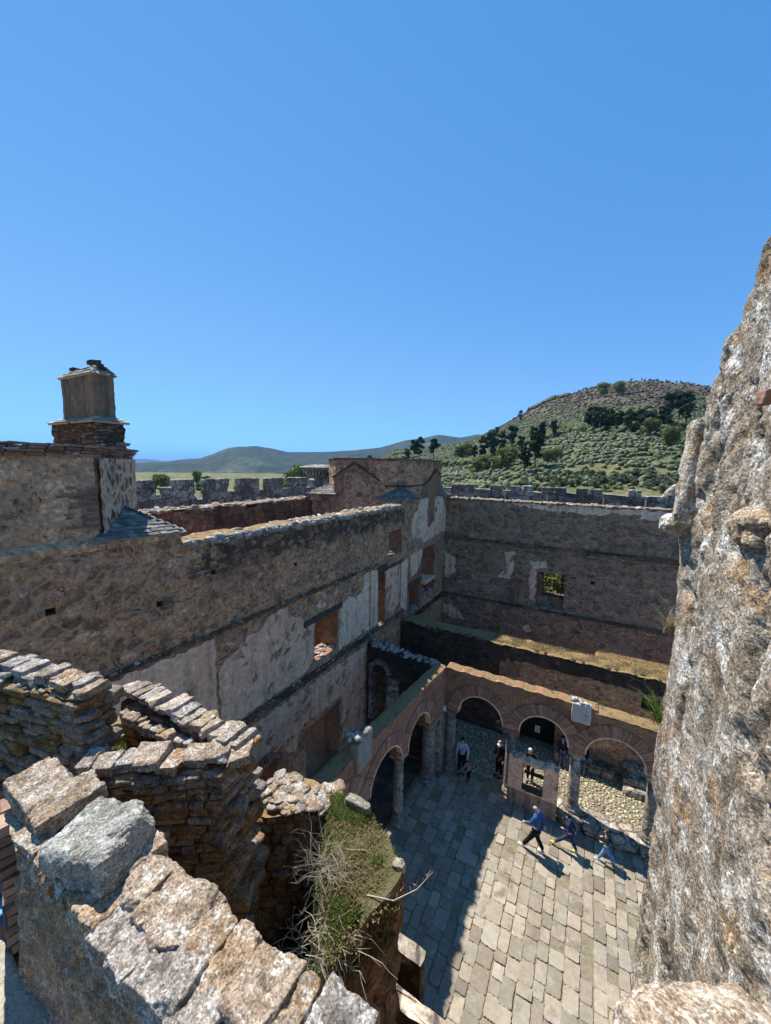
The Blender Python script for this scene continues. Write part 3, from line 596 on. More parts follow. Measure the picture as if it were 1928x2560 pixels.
# ---- far wall of the courtyard range
fw = empty('far_wall', (0, 24.65, FL), 'tall dark coursed stone wall with a barred window, closing the far side', 'wall')
wall('wall_face', 'y', 24.65, -8.85, 10, FL, -1.95, .55, [M['rubble_far'], M['rubble_far']], fw, [(-2.75, -1.15, -8.45, -6.22), (.2, .42, -6.55, -6.35)], .2, .035, -1, 2.6, lambda x: -1.95+.03*math.sin(x*3)+.03*math.sin(x*7.3), seed=21)
wall('wall_core', 'y', 25.2, -8.85, 10, FL, -2.0, .6, [M['rubble_far'], M['rubble_far']], fw, [(-2.45, -1.1, -7.75, -6.22)], .3, .02, -1, 2.6, seed=22)
for z, hh, dp, m in ((-4.62, .07, .10, 'rubble_rear'), (-4.9, .06, .1, 'rubble_far'), (-8.62, .08, .10, 'rubble_rear')):
    wall('stone_ledge', 'y', 24.65-dp, -8.8, 9, z-hh, z+hh, dp+.12, [M[m]], fw, (), .09, .07, -1, 4.5, lfreq=(1, 1, 1), seed=int(-z*10))
mesh('top_stones', *scatter_line((-8.7, 25.0, -1.93), (10, 25.0, -1.93), .9, 420, .16, .03, .35), M['topstone'], fw)
strip_top('moss_top', (-8.7, 25.0, -1.92), (10, 25.0, -1.92), .8, M['mosstop'], fw, .03, .15, .04)
FQ = lambda poly, m='soot_plaster': patch('plaster_patch', 'y', 24.65, poly, M[m], fw, .035, .08, -1)
FQ([(-8.2, -2.05), (-5.0, -2.05), (-5.1, -2.4), (-5.6, -2.75), (-6.3, -2.3), (-7.4, -2.5)]); FQ([(-4.6, -2.03), (9, -2.0), (9, -2.4), (4, -2.35), (3, -2.55), (1, -2.3), (0, -2.5), (-1.4, -2.4), (-2.4, -2.35), (-4, -2.2)], 'plaster_white')
FQ([(-4.75, -5.2), (-4.1, -5.1), (-4.2, -6.0), (-4.3, -6.9), (-5.2, -7.0), (-4.7, -6.4), (-4.6, -5.9)], 'plaster_white'); FQ([(-3.15, -5.6), (-2.3, -5.5), (-2.2, -5.9), (-3.1, -6.1)], 'plaster_white')
FQ([(-8.8, -5.7), (-8.1, -6.0), (-8.0, -7.0), (-8.5, -7.5), (-8.8, -7.4)], 'plaster_white'); FQ([(-8.8, -9.4), (-8.0, -9.5), (-7.2, -10.3), (-8.0, -10.4), (-8.8, -10.0)], 'plaster_white')
FQ([(1.0, -10.2), (2.3, -9.5), (3.2, -10.4), (2.6, -10.9), (1.2, -10.8)]); FQ([(-3.4, -9.9), (-3.0, -9.7), (-2.9, -10.2), (-3.3, -10.3)], 'plaster_white')
FQ([(-3.2, -6.2), (-2.78, -6.15), (-2.78, -8.1), (-3.15, -8.0)], 'plaster')
wg = empty('window_grille', (-1.8, 25.25, -7.0), 'rusty iron bar grille in the far wall window', 'grille')
mb = MB()
for i in range(7): mb.tube([(-2.42+i*.215, 25.16, -7.72), (-2.42+i*.215, 25.16, -6.25)], .024, 5)
for i in range(7): mb.tube([(-2.45, 25.19, -7.6+i*.21), (-1.12, 25.19, -7.6+i*.21)], .022, 5)
mb.build('bars', M['iron'], wg); mb = MB(); mb.box(-2.45, -1.1, 25.1, 25.2, -7.78, -7.68); mb.build('bottom_rail', M['iron'], wg)

# ---- outer curtain walls with merlons
ow = empty('crenellated_wall', (-24, 20, -14), 'grey granite crenellated curtain wall behind the rear wall, on the left', 'wall')
wall('wall_face', 'x', -24, 6, 31, -16, -1.95, .6, [M['granite_block']], ow, (), .4, .05, 1, 1.5, lambda y: -2.4 if 16.35 < y < 16.9 else -1.95)
def merlon(par, x0, x1, y0, y1, z0, z1, sd): 
    c = ((x0+x1)/2, (y0+y1)/2, (z0+z1)/2); V, F = rbox(c, ((x1-x0)/2, (y1-y0)/2, (z1-z0)/2), n=10, rnd=.25, amp=.05, f=2, seed=sd, cuts=2); return mesh('merlon', V, F, M['granite_block'], par)
for k, (a, b) in enumerate([(8.1, 9.6), (10.5, 11.7), (12.4, 13.7), (14.8, 16.3), (17, 19.1), (19.8, 22), (22.6, 24.7), (25.5, 27.8)]): merlon(ow, -24.45, -23.97, a, b, -2.1, -1.0, 40+k)
merlon(ow, -24.45, -23.97, 28.6, 30.2, -2.2, -1.1, 77); merlon(ow, -24.45, -23.97, 14.1, 14.85, -2.1, -1.5, 78)
bt = empty('corner_turret', (-24.6, 30.8, -3), 'small stone turret on corbels with a pale slate roof, beyond the crenellated wall', 'turret')
mb = MB()
mb.box(-25.8, -23.4, 29.9, 32.2, -3, -.9, 0, .04)
for i in range(7): mb.box(-26.0+i*.4, -25.78+i*.4, 29.5, 29.95, -.9, -.35, 0, .03); mb.box(-23.4, -23.0, 29.9+i*.35, 30.1+i*.35, -.9, -.35, 0, .03)
mb.box(-26.1, -22.95, 29.45, 32.6, -.35, -.08, 0, .03); mb.build('turret_body', M['granite_block'], bt)
tiles('turret_roof', [((-26.3, 29.3, -.08), (-22.8, 29.3, -.08), (-25.4, 30.6, .22), (-23.7, 30.6, .22)), ((-22.8, 29.3, -.08), (-22.8, 32.6, -.08), (-23.7, 30.6, .22), (-23.7, 31.6, .22))], M['topstone'], bt, .35, .3)  # pale topstone tiles put the roof's sunlit look into the colour
on = empty('crenellated_wall', (0, 30, -14), 'grey granite crenellated curtain wall running behind the far wall, below the green hill', 'wall')
wall('wall_face', 'y', 30, -23, 12, -16, -1.56, 1.2, [M['granite_block']], on, (), .4, .05, -1, 1.5, lambda x: -1.56+.04*math.sin(x*2.2))
for k, (a, b, zt) in enumerate([(-12.6, -11.3, -.95), (-10.35, -9.5, -1.17), (-9.48, -8.53, -1.15), (-7.24, -6.29, -1.14), (-5.72, -4.93, -1.16), (-4.9, -4.09, -1.12), (-3.41, -2.6, -1.18), (-2.57, -1.76, -1.16), (-1.13, -.35, -1.15), (-.3, .49, -1.18), (2.01, 2.4, -1.13), (2.42, 2.75, -1.17), (3.38, 9, -.7)]): merlon(on, a, b, 29.97, 30.45, -1.75, zt, 60+k)
mb = MB()
for x in (-6.0, -3.0, .6, 3.0): mb.box(x-.04, x+.04, 29.8, 29.93, -2.3, -1.75, 0, .005)
mb.build('lime_joint', M['plaster_white'], on)

# ---- gallery back wall, side walls
gb = empty('gallery_back_wall', (0, 18.07, FL), 'low dark wall with thick dry grass on top, behind the right-hand arcade', 'wall')
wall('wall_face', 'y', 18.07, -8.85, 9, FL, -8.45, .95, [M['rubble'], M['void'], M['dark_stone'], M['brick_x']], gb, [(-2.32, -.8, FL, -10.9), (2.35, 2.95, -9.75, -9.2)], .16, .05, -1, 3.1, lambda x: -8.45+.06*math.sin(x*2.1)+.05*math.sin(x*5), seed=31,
     mfun=lambda u, z: 3 if (-3.4 < u < -2.5 and -9.9 < z < -9.2) or (-.8 < u < -.5 and z > -12.6 and z < -11) else (2 if u < -3+random.uniform(-.5, .5) or z > -9.1 else 0))
strip_top('turf_top', (-8.8, 18.55, -8.4), (9, 18.55, -8.4), 1.05, M['mosstop'], gb, .06, .09, .16)
mesh('top_stones', *scatter_line((-8.8, 18.15, -8.42), (9, 18.15, -8.42), .2, 260, .10, .05, .6), M['dark_stone'], gb)
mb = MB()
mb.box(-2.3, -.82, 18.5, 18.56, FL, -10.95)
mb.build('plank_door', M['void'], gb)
sg = empty('notice_sign', (-1.55, 18.42, -12.6), 'small white notice with a red crossed circle in the dark doorway', 'sign')
mb = MB(); mb.box(-1.68, -1.46, 18.40, 18.42, -12.55, -12.21); mb.build('plate', M['white'], sg)
mb = MB()
for k in range(20):
    a = 2*math.pi*k/20; b = 2*math.pi*(k+1)/20; c = (-1.57, -12.33)
    mb.add([(c[0]+r*math.cos(t), 18.395, c[1]+r*math.sin(t)) for r, t in ((.075, a), (.075, b), (.055, b), (.055, a))], [(0, 1, 2, 3)])
mb.add([(-1.625, 18.394, -12.29), (-1.612, 18.394, -12.275), (-1.515, 18.394, -12.37), (-1.528, 18.394, -12.385)], [(0, 1, 2, 3)]); mb.build('pictogram', M['red'], sg)
mb = MB()
for z in (-12.45, -12.48, -12.51): mb.add([(-1.65, 18.396, z), (-1.49, 18.396, z), (-1.49, 18.396, z-.012), (-1.65, 18.396, z-.012)], [(0, 1, 2, 3)])
mb.build('text_lines', M['black'], sg)
s2 = empty('wall_stub', (2.2, 20, FL), 'short grass-topped wall stub behind the low dark wall, beside the rock face', 'wall')
prism('wall_face', [(.65, 19.7), (6, 19.7), (6, 20.6), (.65, 20.6)], FL, -8.75, [M['rubble'], M['mosstop']], s2, .2, .05, 3, seed=33, topn=.08)
cw = empty('cross_wall', (-7.3, 14.5, FL), 'dark cross wall with a small arched niche, between the long wall and the arcade corner', 'wall')
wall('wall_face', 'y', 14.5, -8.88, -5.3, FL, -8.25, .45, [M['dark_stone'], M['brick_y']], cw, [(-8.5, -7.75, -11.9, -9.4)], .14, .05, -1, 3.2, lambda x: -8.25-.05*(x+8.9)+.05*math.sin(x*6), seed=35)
mb = MB()
for k in range(9):
    a = math.pi*(k+.5)/9; m = Matrix.Translation((-8.12-math.cos(a)*.5, 14.45, -9.45+math.sin(a)*.5)) @ Matrix.Rotation(math.pi/2-a, 4, 'Y'); mb.box(-.09, .09, -.09, .3, -.13, .13, 0, .02, m)
for i in range(6): mb.box(-8.68, -8.5, 14.38, 14.9, -11.9+i*.4, -11.53+i*.4, 0, .015); mb.box(-7.72, -7.1, 14.38, 14.9, -11.9+i*.4, -11.53+i*.4, 0, .02)
mb.build('niche_surround', M['granite_block'], cw)
mb = MB(); mb.box(-8.5, -7.7, 14.8, 14.86, -11.9, -9.1, 0, .01); mb.build('niche_back', M['brown_face'], cw)
mesh('top_stones', *scatter_line((-8.8, 14.72, -8.25), (-5.3, 14.72, -8.42), .45, 120, .12, .05, .6), M['topstone'], cw)

# ---- arcades
def arcade(nm, label, P0, P1, thick, spans, zs, rise, topf, mat, side):
    """brick arcade between plan points P0->P1; spans = (s0,s1) along it; the front faces `side` (unit normal)"""
    root = empty(nm, ((P0[0]+P1[0])/2, (P0[1]+P1[1])/2, zs), label, 'arcade')
    P0 = Vector((*P0, 0)); P1 = Vector((*P1, 0)); u = (P1-P0).normalized(); L = (P1-P0).length; n = Vector((*side, 0))
    S = set(np.linspace(0, L, int(L/.09)))
    for a, b in spans:
        c = (a+b)/2; r = (b-a)/2; S |= {c-r*math.cos(t) for t in np.linspace(0, math.pi, 25)}; S |= {a-.002, b+.002}
    S = sorted(x for x in S if -1e-6 <= x <= L+1e-6)
    def bot(s):
        for a, b in spans:
            if a <= s <= b: c = (a+b)/2; r = (b-a)/2; return zs+(rise-r)+math.sqrt(max(0, r*r-(s-c)**2))
        return zs
    V = []; K = 7
    for s in S:
        z0, z1 = bot(s), topf(s)
        for off in (0, -thick):
            for k in range(K+1):
                p = P0+u*s+n*(off+random.uniform(-.006, .006)); V.append((p.x, p.y, z0+(z1-z0)*k/K))
    F = []; W = 2*(K+1)
    for i in range(len(S)-1):
        a, b = i*W, (i+1)*W
        for k in range(K):
            F.append((a+k, b+k, b+k+1, a+k+1)); F.append((a+K+1+k+1, b+K+1+k+1, b+K+1+k, a+K+1+k))
        F.append((a, a+K+1, b+K+1, b)); F.append((a+K, b+K, b+2*K+1, a+2*K+1))
    F.append(tuple(list(range(K+1))+list(range(2*K+1, K, -1)))); e = (len(S)-1)*W; F.append(tuple([e+2*K+1-i for i in range(K+1)]+[e+k for k in range(K, -1, -1)])[::1])
    mesh('arcade_wall', V, F, mat, root)
    rot = Matrix((( u.x, n.x, 0, 0), (u.y, n.y, 0, 0), (0, 0, 1, 0), (0, 0, 0, 1)))
    for a, b in spans:
        c = (a+b)/2; r = (b-a)/2; mb = MB(); N = int(math.pi*(r+.2)/.062); o = P0+u*c
        base = Matrix.Translation((o.x, o.y, zs+rise-r)) @ rot
        for k in range(N):
            t = math.pi*(k+.5)/N; wd = math.pi*r/N*.42
            if r < .85 or True: ro = .44+random.uniform(-.01, .02)
            m = base @ Matrix.Rotation(math.pi/2-t, 4, 'Y')
            sb = len(mb.V); wo = math.pi*(r+ro)/N*.42
            for (y0, y1) in ((-thick*.5, .035+random.uniform(-.008, .008)),):
                vv = [(-wd, y0, r), (wd, y0, r), (wo, y0, r+ro), (-wo, y0, r+ro), (-wd, y1, r), (wd, y1, r), (wo, y1, r+ro), (-wo, y1, r+ro)]
                mb.add([m @ Vector(v) for v in vv], [(0, 1, 2, 3), (7, 6, 5, 4), (0, 4, 5, 1), (1, 5, 6, 2), (2, 6, 7, 3), (3, 7, 4, 0)])
        mb.build('arch_ring', M['voussoir'], root)
        mb = MB(); N = 40; pts = []
        for k in range(N+1):
            t = math.pi*k/N
            for rr in (r-.035, r+.012): pts += [base @ Vector((-math.cos(t)*rr, .045, math.sin(t)*rr)), base @ Vector((-math.cos(t)*rr, -.16, math.sin(t)*rr))]
        mb.add(pts, [q for k in range(N) for q in ((4*k, 4*k+4, 4*k+6, 4*k+2), (4*k+1, 4*k+5, 4*k+4, 4*k), (4*k+3, 4*k+7, 4*k+5, 4*k+1), (4*k+2, 4*k+6, 4*k+7, 4*k+3))]); mb.build('plaster_edge', M['plaster_white'], root)
    return root, P0, u, n
ar, *_ = arcade('brick_arcade', 'brick arcade of three round arches facing the camera, at the right end of the courtyard', (-4.93, 14.5), (5.2, 14.5), .5,
       [(.6, 2.43), (3.03, 4.78), (5.32, 7.16), (7.75, 9.6)], -10.2, 1.03, lambda s: -8.32-(.0 if s < 5.6 else .12)-.02*max(0, s-5)+.025*math.sin(s*9), M['brick_x'], (0, -1))
strip_top('grass_top', (-4.9, 14.76, -8.36), (.6, 14.76, -8.36), .5, M['mosstop'], ar, .05, .1, .05); strip_top('grass_top', (.6, 14.76, -8.46), (5.2, 14.76, -8.52), .6, M['mosstop'], ar, .07, .1, .05)
al, *_ = arcade('brick_arcade', 'steeply angled brick arcade along the left side of the courtyard, all in shade', (-5.55-.086*.35, 7.3-.35), (-4.93, 14.5), .5,
       [(.0, 1.62), (2.12, 4.05), (4.42, 6.15)], -10.2, 1.03, lambda s: -8.3+.03*math.sin(s*7), M['brick_y'], (.9963, -.0858))
strip_top('grass_top', (-5.83, 7.0, -8.3), (-5.2, 14.5, -8.3), .5, M['mosstop'], al, .04, .1, .05)
def block(par, nm, c, s, seed, m='granite_block', **k):
    V, F = rbox(c, s, n=10, seed=seed, amp=.02, f=4, **k); return mesh(nm, V, F, M[m], par)
block(ar, 'carved_block', (.17, 14.45, -8.55), (.31, .12, .36), 3, 'topstone', cuts=1); mesh('block_cap', *scatter_line((-.14, 14.5, -8.15), (.47, 14.5, -8.17), .2, 12, .1, .02, .7), M['topstone'], ar)
block(al, 'carved_block', (-5.5, 8.72, -8.3), (.16, .40, .50), 4, 'topstone', cuts=2); mesh('block_cap', *scatter_line((-5.6, 8.3, -7.8), (-5.55, 9.1, -7.85), .35, 16, .14, .03, .7), M['topstone'], al)
def column(x, y, r, z0, z1, label, base=True):
    root = empty('column', (x, y, z0), label, 'column', None)
    def lathe(nm, prof, m, n=24):
        V = [(x+rr*math.cos(2*math.pi*k/n), y+rr*math.sin(2*math.pi*k/n), z) for rr, z in prof for k in range(n)]
        F = [(i*n+k, i*n+(k+1) % n, (i+1)*n+(k+1) % n, (i+1)*n+k) for i in range(len(prof)-1) for k in range(n)]+[tuple((len(prof)-1)*n+k for k in range(n))]
        return mesh(nm, V, F, m, root, True)
    lathe('shaft', [(r*1.02, z0+.2), (r*1.03, z0+.9), (r*1.01, z0+1.4), (r*.93, z1-.3)], M['colstone'])
    lathe('base', [(r*1.45, z0), (r*1.5, z0+.06), (r*1.4, z0+.11), (r*1.12, z0+.15), (r*1.2, z0+.18), (r*1.02, z0+.22)], M['colstone'])
    lathe('capital', [(r*.95, z1-.3), (r*1.08, z1-.28), (r*.98, z1-.24), (r*1.1, z1-.16), (r*1.35, z1-.1)], M['colstone'])
    mb = MB(); q = r*1.4; mb.box(x-q, x+q, y-q, y+q, z1-.1, z1, 0, .01); mb.build('abacus', M['colstone'], root); return root
M['colstone'] = masonry('column_stone', [(.27, .23, .185), (.24, .20, .165), (.29, .25, .20)], (.2, .17, .14), 1.2, 1., joint=.02, darkpos=(.52, .75), darkamt=.5, lich=.25)
column(-5.47, 11.25, .18, FL, -10.2, 'slim dark column under the left arcade, standing alone in the shade')
column(-5.32, 13.75, .27, FL, -10.2, 'thick round corner column on the left side of the arcade corner')
column(-4.72, 14.75, .22, FL, -10.2, 'corner column on the right-hand side, adjoining the leftmost wide arch')
column(-2.2, 14.76, .19, FL, -10.2, 'shaded column behind the masonry pillars with one sunlit edge')
column(.12, 14.76, .19, FL+.38, -10.2, 'column right of the masonry pillars, standing on the low parapet beside sunlit cobbles')
column(2.5, 14.76, .19, FL+.38, -10.2, 'column nearest the rock face at the right, mostly hidden by it')
mb = MB(); mb.box(-5.15, -4.9, 13.9, 14.65, FL, -10.2, 0, .02); mb.build('pier', M['colstone'], ar)
rm = MB(); rm.box(-5.85, -5.05, 13.3, 14.3, -10.45, -10.2, 0, .02); rm.build('impost', M['colstone'], al)
pb = empty('stone_parapet', (1.2, 14.6, FL), 'low stone parapet below the right-hand arches, casting shade behind the running boy', 'parapet')
V, F = rboxes([dict(c=(x+.42, 14.62, FL+.19), s=(.44, .46, .20), n=8, amp=.02, f=4, seed=i, rnd=.15) for i, x in enumerate(np.arange(-.38, 5.2, .88))]); mesh('parapet_blocks', V, F, M['granite_block'], pb)
wr = empty('well_surround', (-1.27, 14.3, FL), 'broken doorway-like masonry frame with two pillars, in front of the middle arch', 'ruin')
wall('pillars', 'y', 14.2, -2.15, -.38, FL, -10.95, .34, [M['plaster'], M['brown_face'], M['soot_plaster']], wr, [(-1.63, -.88, -12.2, -11.08)], .09, .03, -1, 4, lambda x: -10.98+(.0 if x < -1.62 or x > -.88 else -.04)+.03*math.sin(x*17), seed=41, mfun=lambda u, z: 2 if z < -12.3 else 0)
mesh('top_stones', *cat(scatter_line((-2.15, 14.36, -10.96), (-1.6, 14.36, -10.98), .3, 14, .09, .02, .7), scatter_line((-1.6, 14.36, -11.1), (-.38, 14.36, -11.0), .25, 30, .07, .03, .7)), M['topstone'], wr)
mb = MB(); mb.box(-1.65, -.85, 14.5, 14.75, -12.75, -12.62, 0, .02); mb.build('stone_shelf', M['dark_stone'], wr); mb = MB(); mb.box(-1.6, -.9, 14.6, 14.7, -11.8, -11.72, 0, .02); mb.build('stone_shelf', M['dark_stone'], wr)
bn = empty('stone_bench', (.5, 17.75, FL), 'long low stone bench against the gallery back wall, its top sunlit', 'bench')
V, F = rboxes([dict(c=(-.15+i*1.18, 17.72, FL+.2), s=(.58, .24, .21), n=10, amp=.012, f=5, seed=50+i, rnd=.15, cuts=1) for i in range(2)]); mesh('bench_blocks', V, F, M['granite_block'], bn)
st = empty('stone_steps', (2.8, 17.6, FL), 'stone steps rising in the shade at the right end of the gallery', 'steps')
V, F = rboxes([dict(c=(2.9, 17.25+i*.3-.05, FL+.13+i*.26), s=(1.0, .22, .13), n=8, amp=.012, f=5, seed=60+i, rnd=.15, cuts=1) for i in range(3)]); mesh('treads', V, F, M['granite_block'], st)
lp = empty('floodlight', (-4.88, 14.3, -10.1), 'tiny white floodlight fixed at the inner corner of the arcades', 'lamp')
mb = MB(); mb.box(-4.93, -4.83, 14.28, 14.4, -10.16, -9.98); mb.build('housing', M['white'], lp); mb = MB(); mb.tube([(-4.88, 14.4, -10.1), (-4.88, 14.5, -10.1)], .015, 5); mb.build('bracket', M['iron'], lp)
vr = empty('vault_remnant', (-7, 8.6, -9), 'mossy remnant of a fallen vault behind the left arcade', 'ruin')
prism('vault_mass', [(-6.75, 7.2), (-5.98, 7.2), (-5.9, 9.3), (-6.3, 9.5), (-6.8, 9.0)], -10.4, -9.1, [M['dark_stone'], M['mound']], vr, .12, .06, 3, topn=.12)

# ---- courtyard ground
def plane(name, x0, x1, y0, y1, z, mat):
    return tag(mesh(name, [(x0, y0, z), (x1, y0, z), (x1, y1, z), (x0, y1, z)], [(0, 1, 2, 3)], mat), kind='structure')
plane('castle_ground', -24, 14, -12, 31, FL-.06, M['castle_ground'])
plane('courtyard_bedding', -8.9, 6, -2, 18.1, FL-.03, M['soil'])
V = []; F = []
def slab(cx, cy, w, l):
    n = 28; b = len(V); z = FL+random.uniform(-.012, .016); r = []; e = random.uniform(7, 22)
    tx, ty = random.uniform(-.012, .012), random.uniform(-.012, .012); ph = [random.uniform(-.06, .04) for _ in range(n)]
    for k in range(n):
        a = 2*math.pi*k/n+.2; ca, sa = math.cos(a), math.sin(a); rr = (abs(ca)**e+abs(sa)**e)**(-1/e)*(1+ph[k]); r.append((ca*rr*w/2, sa*rr*l/2))
    for s_, dz in ((1., -.05), (1., -.008), (.93, 0)):
        for x, y in r: V.append((cx+x*s_, cy+y*s_, z+dz+x*tx+y*ty))
    V.append((cx, cy, z+.003))
    for q in range(2):
        for k in range(n): F.append((b+q*n+k, b+q*n+(k+1) % n, b+(q+1)*n+(k+1) % n, b+(q+1)*n+k))
    for k in range(n): F.append((b+2*n+k, b+2*n+(k+1) % n, b+3*n))
x = -5.6
while x < 3.6:
    w = random.uniform(.27, .43); y = 1.0+random.uniform(0, .5)
    while y < 14.3:
        l = random.uniform(.28, .62)
        if random.random() > .05: slab(x+w/2+random.uniform(-.025, .025), y+l/2, w-random.uniform(-.01, .028), l-random.uniform(-.01, .03))
        y += l
    x += w
tag(mesh('courtyard_paving', V, F, M['flag']), kind='structure')
pts = []
for X in np.arange(-8.8, 6, .13):
    for Y in np.arange(15.1, 18.0, .13): pts.append((X+random.uniform(-.05, .05), Y+random.uniform(-.05, .05)))
pts = np.array(pts); P3 = np.column_stack([pts, np.full(len(pts), FL-.02)]); s_ = rng.uniform(.03, .065, len(pts))
tag(mesh('gallery_cobbles', *stones(P3, np.stack([s_*1.25, s_*.85, np.full(len(s_), .035)], 1), 1, .15, 3, .05), M['cobble']), kind='structure')
plane('left_gallery_floor', -8.85, -5.75, 5, 14.4, FL-.005, M['dark_stone'])  # dark stone here holds the gallery's shade in the floor colour
# ================================================================== FOREGROUND STAIR TURRET
f1 = empty('parapet_wall', (-1.5, .82, -3), 'nearest curved-top wall of lichen-covered coping slabs, bottom left, carrying a loose boulder', 'wall')
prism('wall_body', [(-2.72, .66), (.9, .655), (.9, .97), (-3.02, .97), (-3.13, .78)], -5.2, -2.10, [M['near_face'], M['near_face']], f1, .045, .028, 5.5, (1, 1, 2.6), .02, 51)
L = [dict(c=(-2.83, .85, -2.02), s=(.23, .14, .065), rot=(0, .02, .0)), dict(c=(-2.60, .86, -2.0), s=(.12, .165, .055), rot=(.03, 0, -.06)), dict(c=(-2.53, .70, -2.07), s=(.11, .07, .05), rot=(0, .03, .1)),
     dict(c=(-2.3, .90, -2.03), s=(.11, .12, .06)), dict(c=(-2.34, .69, -2.08), s=(.10, .06, .05), rot=(0, 0, -.1))]
x = -2.2; k = 0
while x < .75:
    w = random.choice([.05, .065, .08, .10]); k += 1
    L.append(dict(c=(x+w, .858+random.uniform(-.015, .015), -2.02+random.uniform(-.018, .012)), s=(w*1.12, .135+random.uniform(-.015, .025), .07), rot=(random.uniform(-.05, .05), random.uniform(-.06, .06), random.uniform(-.07, .07)))); x += 2*w+.008
x = -2.24
while x < .7:
    w = random.choice([.06, .08, .10, .12]); L.append(dict(c=(x+w, .70+random.uniform(-.012, .012), -2.04+random.uniform(-.02, .012)), s=(w*1.15, .092, .068), rot=(random.uniform(-.06, .06), random.uniform(-.06, .06), random.uniform(-.12, .12)))); x += 2*w+.006
for i, d in enumerate(L): d.update(n=34, rnd=.12, amp=.018, f=12, seed=i+3, cuts=6)
mesh('coping_slabs', *rboxes(L), M['near_pink'], f1)
mb = MB()
ang = math.atan2(.12, -.41)
for k in range(13):
    for s_ in (1, 2):
        m = Matrix.Translation((-2.79-.14*s_, .685+.041*s_, -2.16-k*.066)) @ Matrix.Rotation(ang, 4, 'Z'); mb.box(-.066+random.uniform(-.01, .01), .066, .0, .08+random.uniform(-.02, .02), -.025, .025, 0, .007, m)
mb.build('brick_end', M['brickband'], f1)
V, F = rbox((-2.05, .81, -1.93), (.195, .165, .125), rot=(.06, -.06, .3), n=50, rnd=.42, amp=.022, f=9, seed=8, cuts=7)
tag(mesh('boulder', V, F, M['near_grey'], None, True), 'big grey lichened boulder lying on the nearest coping slabs', 'boulder')
bpy.data.objects['boulder'].data.polygons.foreach_set('use_smooth', [False]*len(F))
# slabs that run along a slanting wall top
def slabs(A, B, wid, z, w0, w1, seed, tilt=.1, th=.045, n=12):
    A = Vector((*A, 0)); B = Vector((*B, 0)); d = B-A; Ln = d.length; u = d.normalized(); nn = Vector((-u.y, u.x, 0)); ang = math.atan2(u.y, u.x); L = []; s = 0; rr = random.Random(seed)
    while s < Ln:
        w = rr.uniform(w0, w1); c = A+u*(s+w/2)+nn*rr.uniform(-.02, .02); L.append(dict(c=(c.x, c.y, z+rr.uniform(-.02, .02)+(.0 if not callable(tilt) else 0)), s=(w*.52, wid/2*rr.uniform(.9, 1.15), th), rot=(rr.uniform(-.06, .06), -tilt+rr.uniform(-.05, .05), ang+rr.uniform(-.1, .1)), n=n, rnd=.14, amp=.013, f=11, seed=seed+len(L), cuts=6)); s += w*.9
    return rboxes(L)
f2 = empty('turret_wall', (-2.5, 1.35, -8), 'diagonal stair-turret wall of thin layered schist, behind the boulder', 'wall')
prism('wall_body', [(-2.80, 1.02), (-2.13, 1.53), (-2.16, 1.74), (-2.98, 1.16)], FL, -2.07, [M['layered'], M['layered']], f2, .045, .022, 5, (1, 1, 5.5), .02, 52)
mesh('coping_slabs', *slabs((-2.92, 1.07), (-2.12, 1.64), .19, -2.03, .09, .2, 100, .05, .035, 16), M['near_pink'], f2)
V, F = rbox((-2.50, 1.98, -2.78), (.14, .08, .10), (0, .1, .5), 14, .3, .014, 8, 5); mesh('corner_block', V, F, M['near_grey'], f2)
def courses(A, B, z0, z1, h, seed, lo=.08, hi=.24, dp=.07):
    A = Vector((*A, 0)); B = Vector((*B, 0)); d = B-A; Ln = d.length; u = d.normalized(); nn = Vector((u.y, -u.x, 0)); ang = math.atan2(u.y, u.x); L = []; z = z0; rr = random.Random(seed)
    while z > z1:
        s = rr.uniform(-.05, 0); hh = h*rr.uniform(.7, 1.35)
        while s < Ln:
            w = rr.uniform(lo, hi); c = A+u*(s+w/2)+nn*(rr.uniform(-.018, .022)-dp*.5); L.append(dict(c=(c.x, c.y, z-hh/2+rr.uniform(-.004, .004)), s=(w*.49, dp, hh*.43), rot=(rr.uniform(-.05, .05), rr.uniform(-.03, .03), ang+rr.uniform(-.06, .06)), n=6, rnd=.4, amp=.006, f=14, seed=seed+len(L), cuts=3)); s += w
        z -= hh
    return rboxes(L)
mesh('tile_courses', *courses((-2.86, 1.00), (-2.12, 1.535), -2.09, -3.1, .05, 300), M['near_face'], f2); mesh('tile_courses', *courses((-2.10, 1.52), (-2.13, 1.78), -2.09, -3.1, .05, 320), M['near_face'], f2)
mesh('rubble_courses', *courses((-2.84, 1.005), (-2.11, 1.53), -3.12, -4.9, .10, 340, .1, .3), M['near_face'], f2); mesh('rubble_courses', *courses((-2.09, 1.52), (-2.12, 1.78), -3.12, -4.9, .10, 360, .1, .26), M['near_face'], f2)
f3 = empty('turret_wall', (-2.8, 1.68, -3), 'turret wall topped with overlapping flat slabs like steps, behind the grassy ring', 'wall')
prism('wall_body', [(-3.50, 1.60), (-2.16, 1.66), (-2.16, 1.80), (-3.52, 1.76)], FL, -2.08, [M['layered'], M['layered']], f3, .06, .03, 5, (1, 1, 4), .02, 53)
mesh('coping_slabs', *cat(slabs((-3.58, 1.69), (-2.12, 1.74), .2, -2.0, .09, .15, 140, .14, .028, 16), slabs((-3.4, 1.55), (-2.2, 1.62), .09, -2.13, .07, .14, 170, .1, .04, 9)), M['near_pink'], f3)
f4 = empty('turret_wall', (-4.2, 1.0, -3), 'dark layered wall in shade with mossy flat slabs on top, at the left edge', 'wall')
prism('wall_body', [(-5.3, .72), (-3.14, 1.16), (-3.19, 1.34), (-5.35, .92)], FL, -1.68, [M['near_face'], M['near_face']], f4, .07, .045, 4, (1, 1, 3.5), .02, 54)
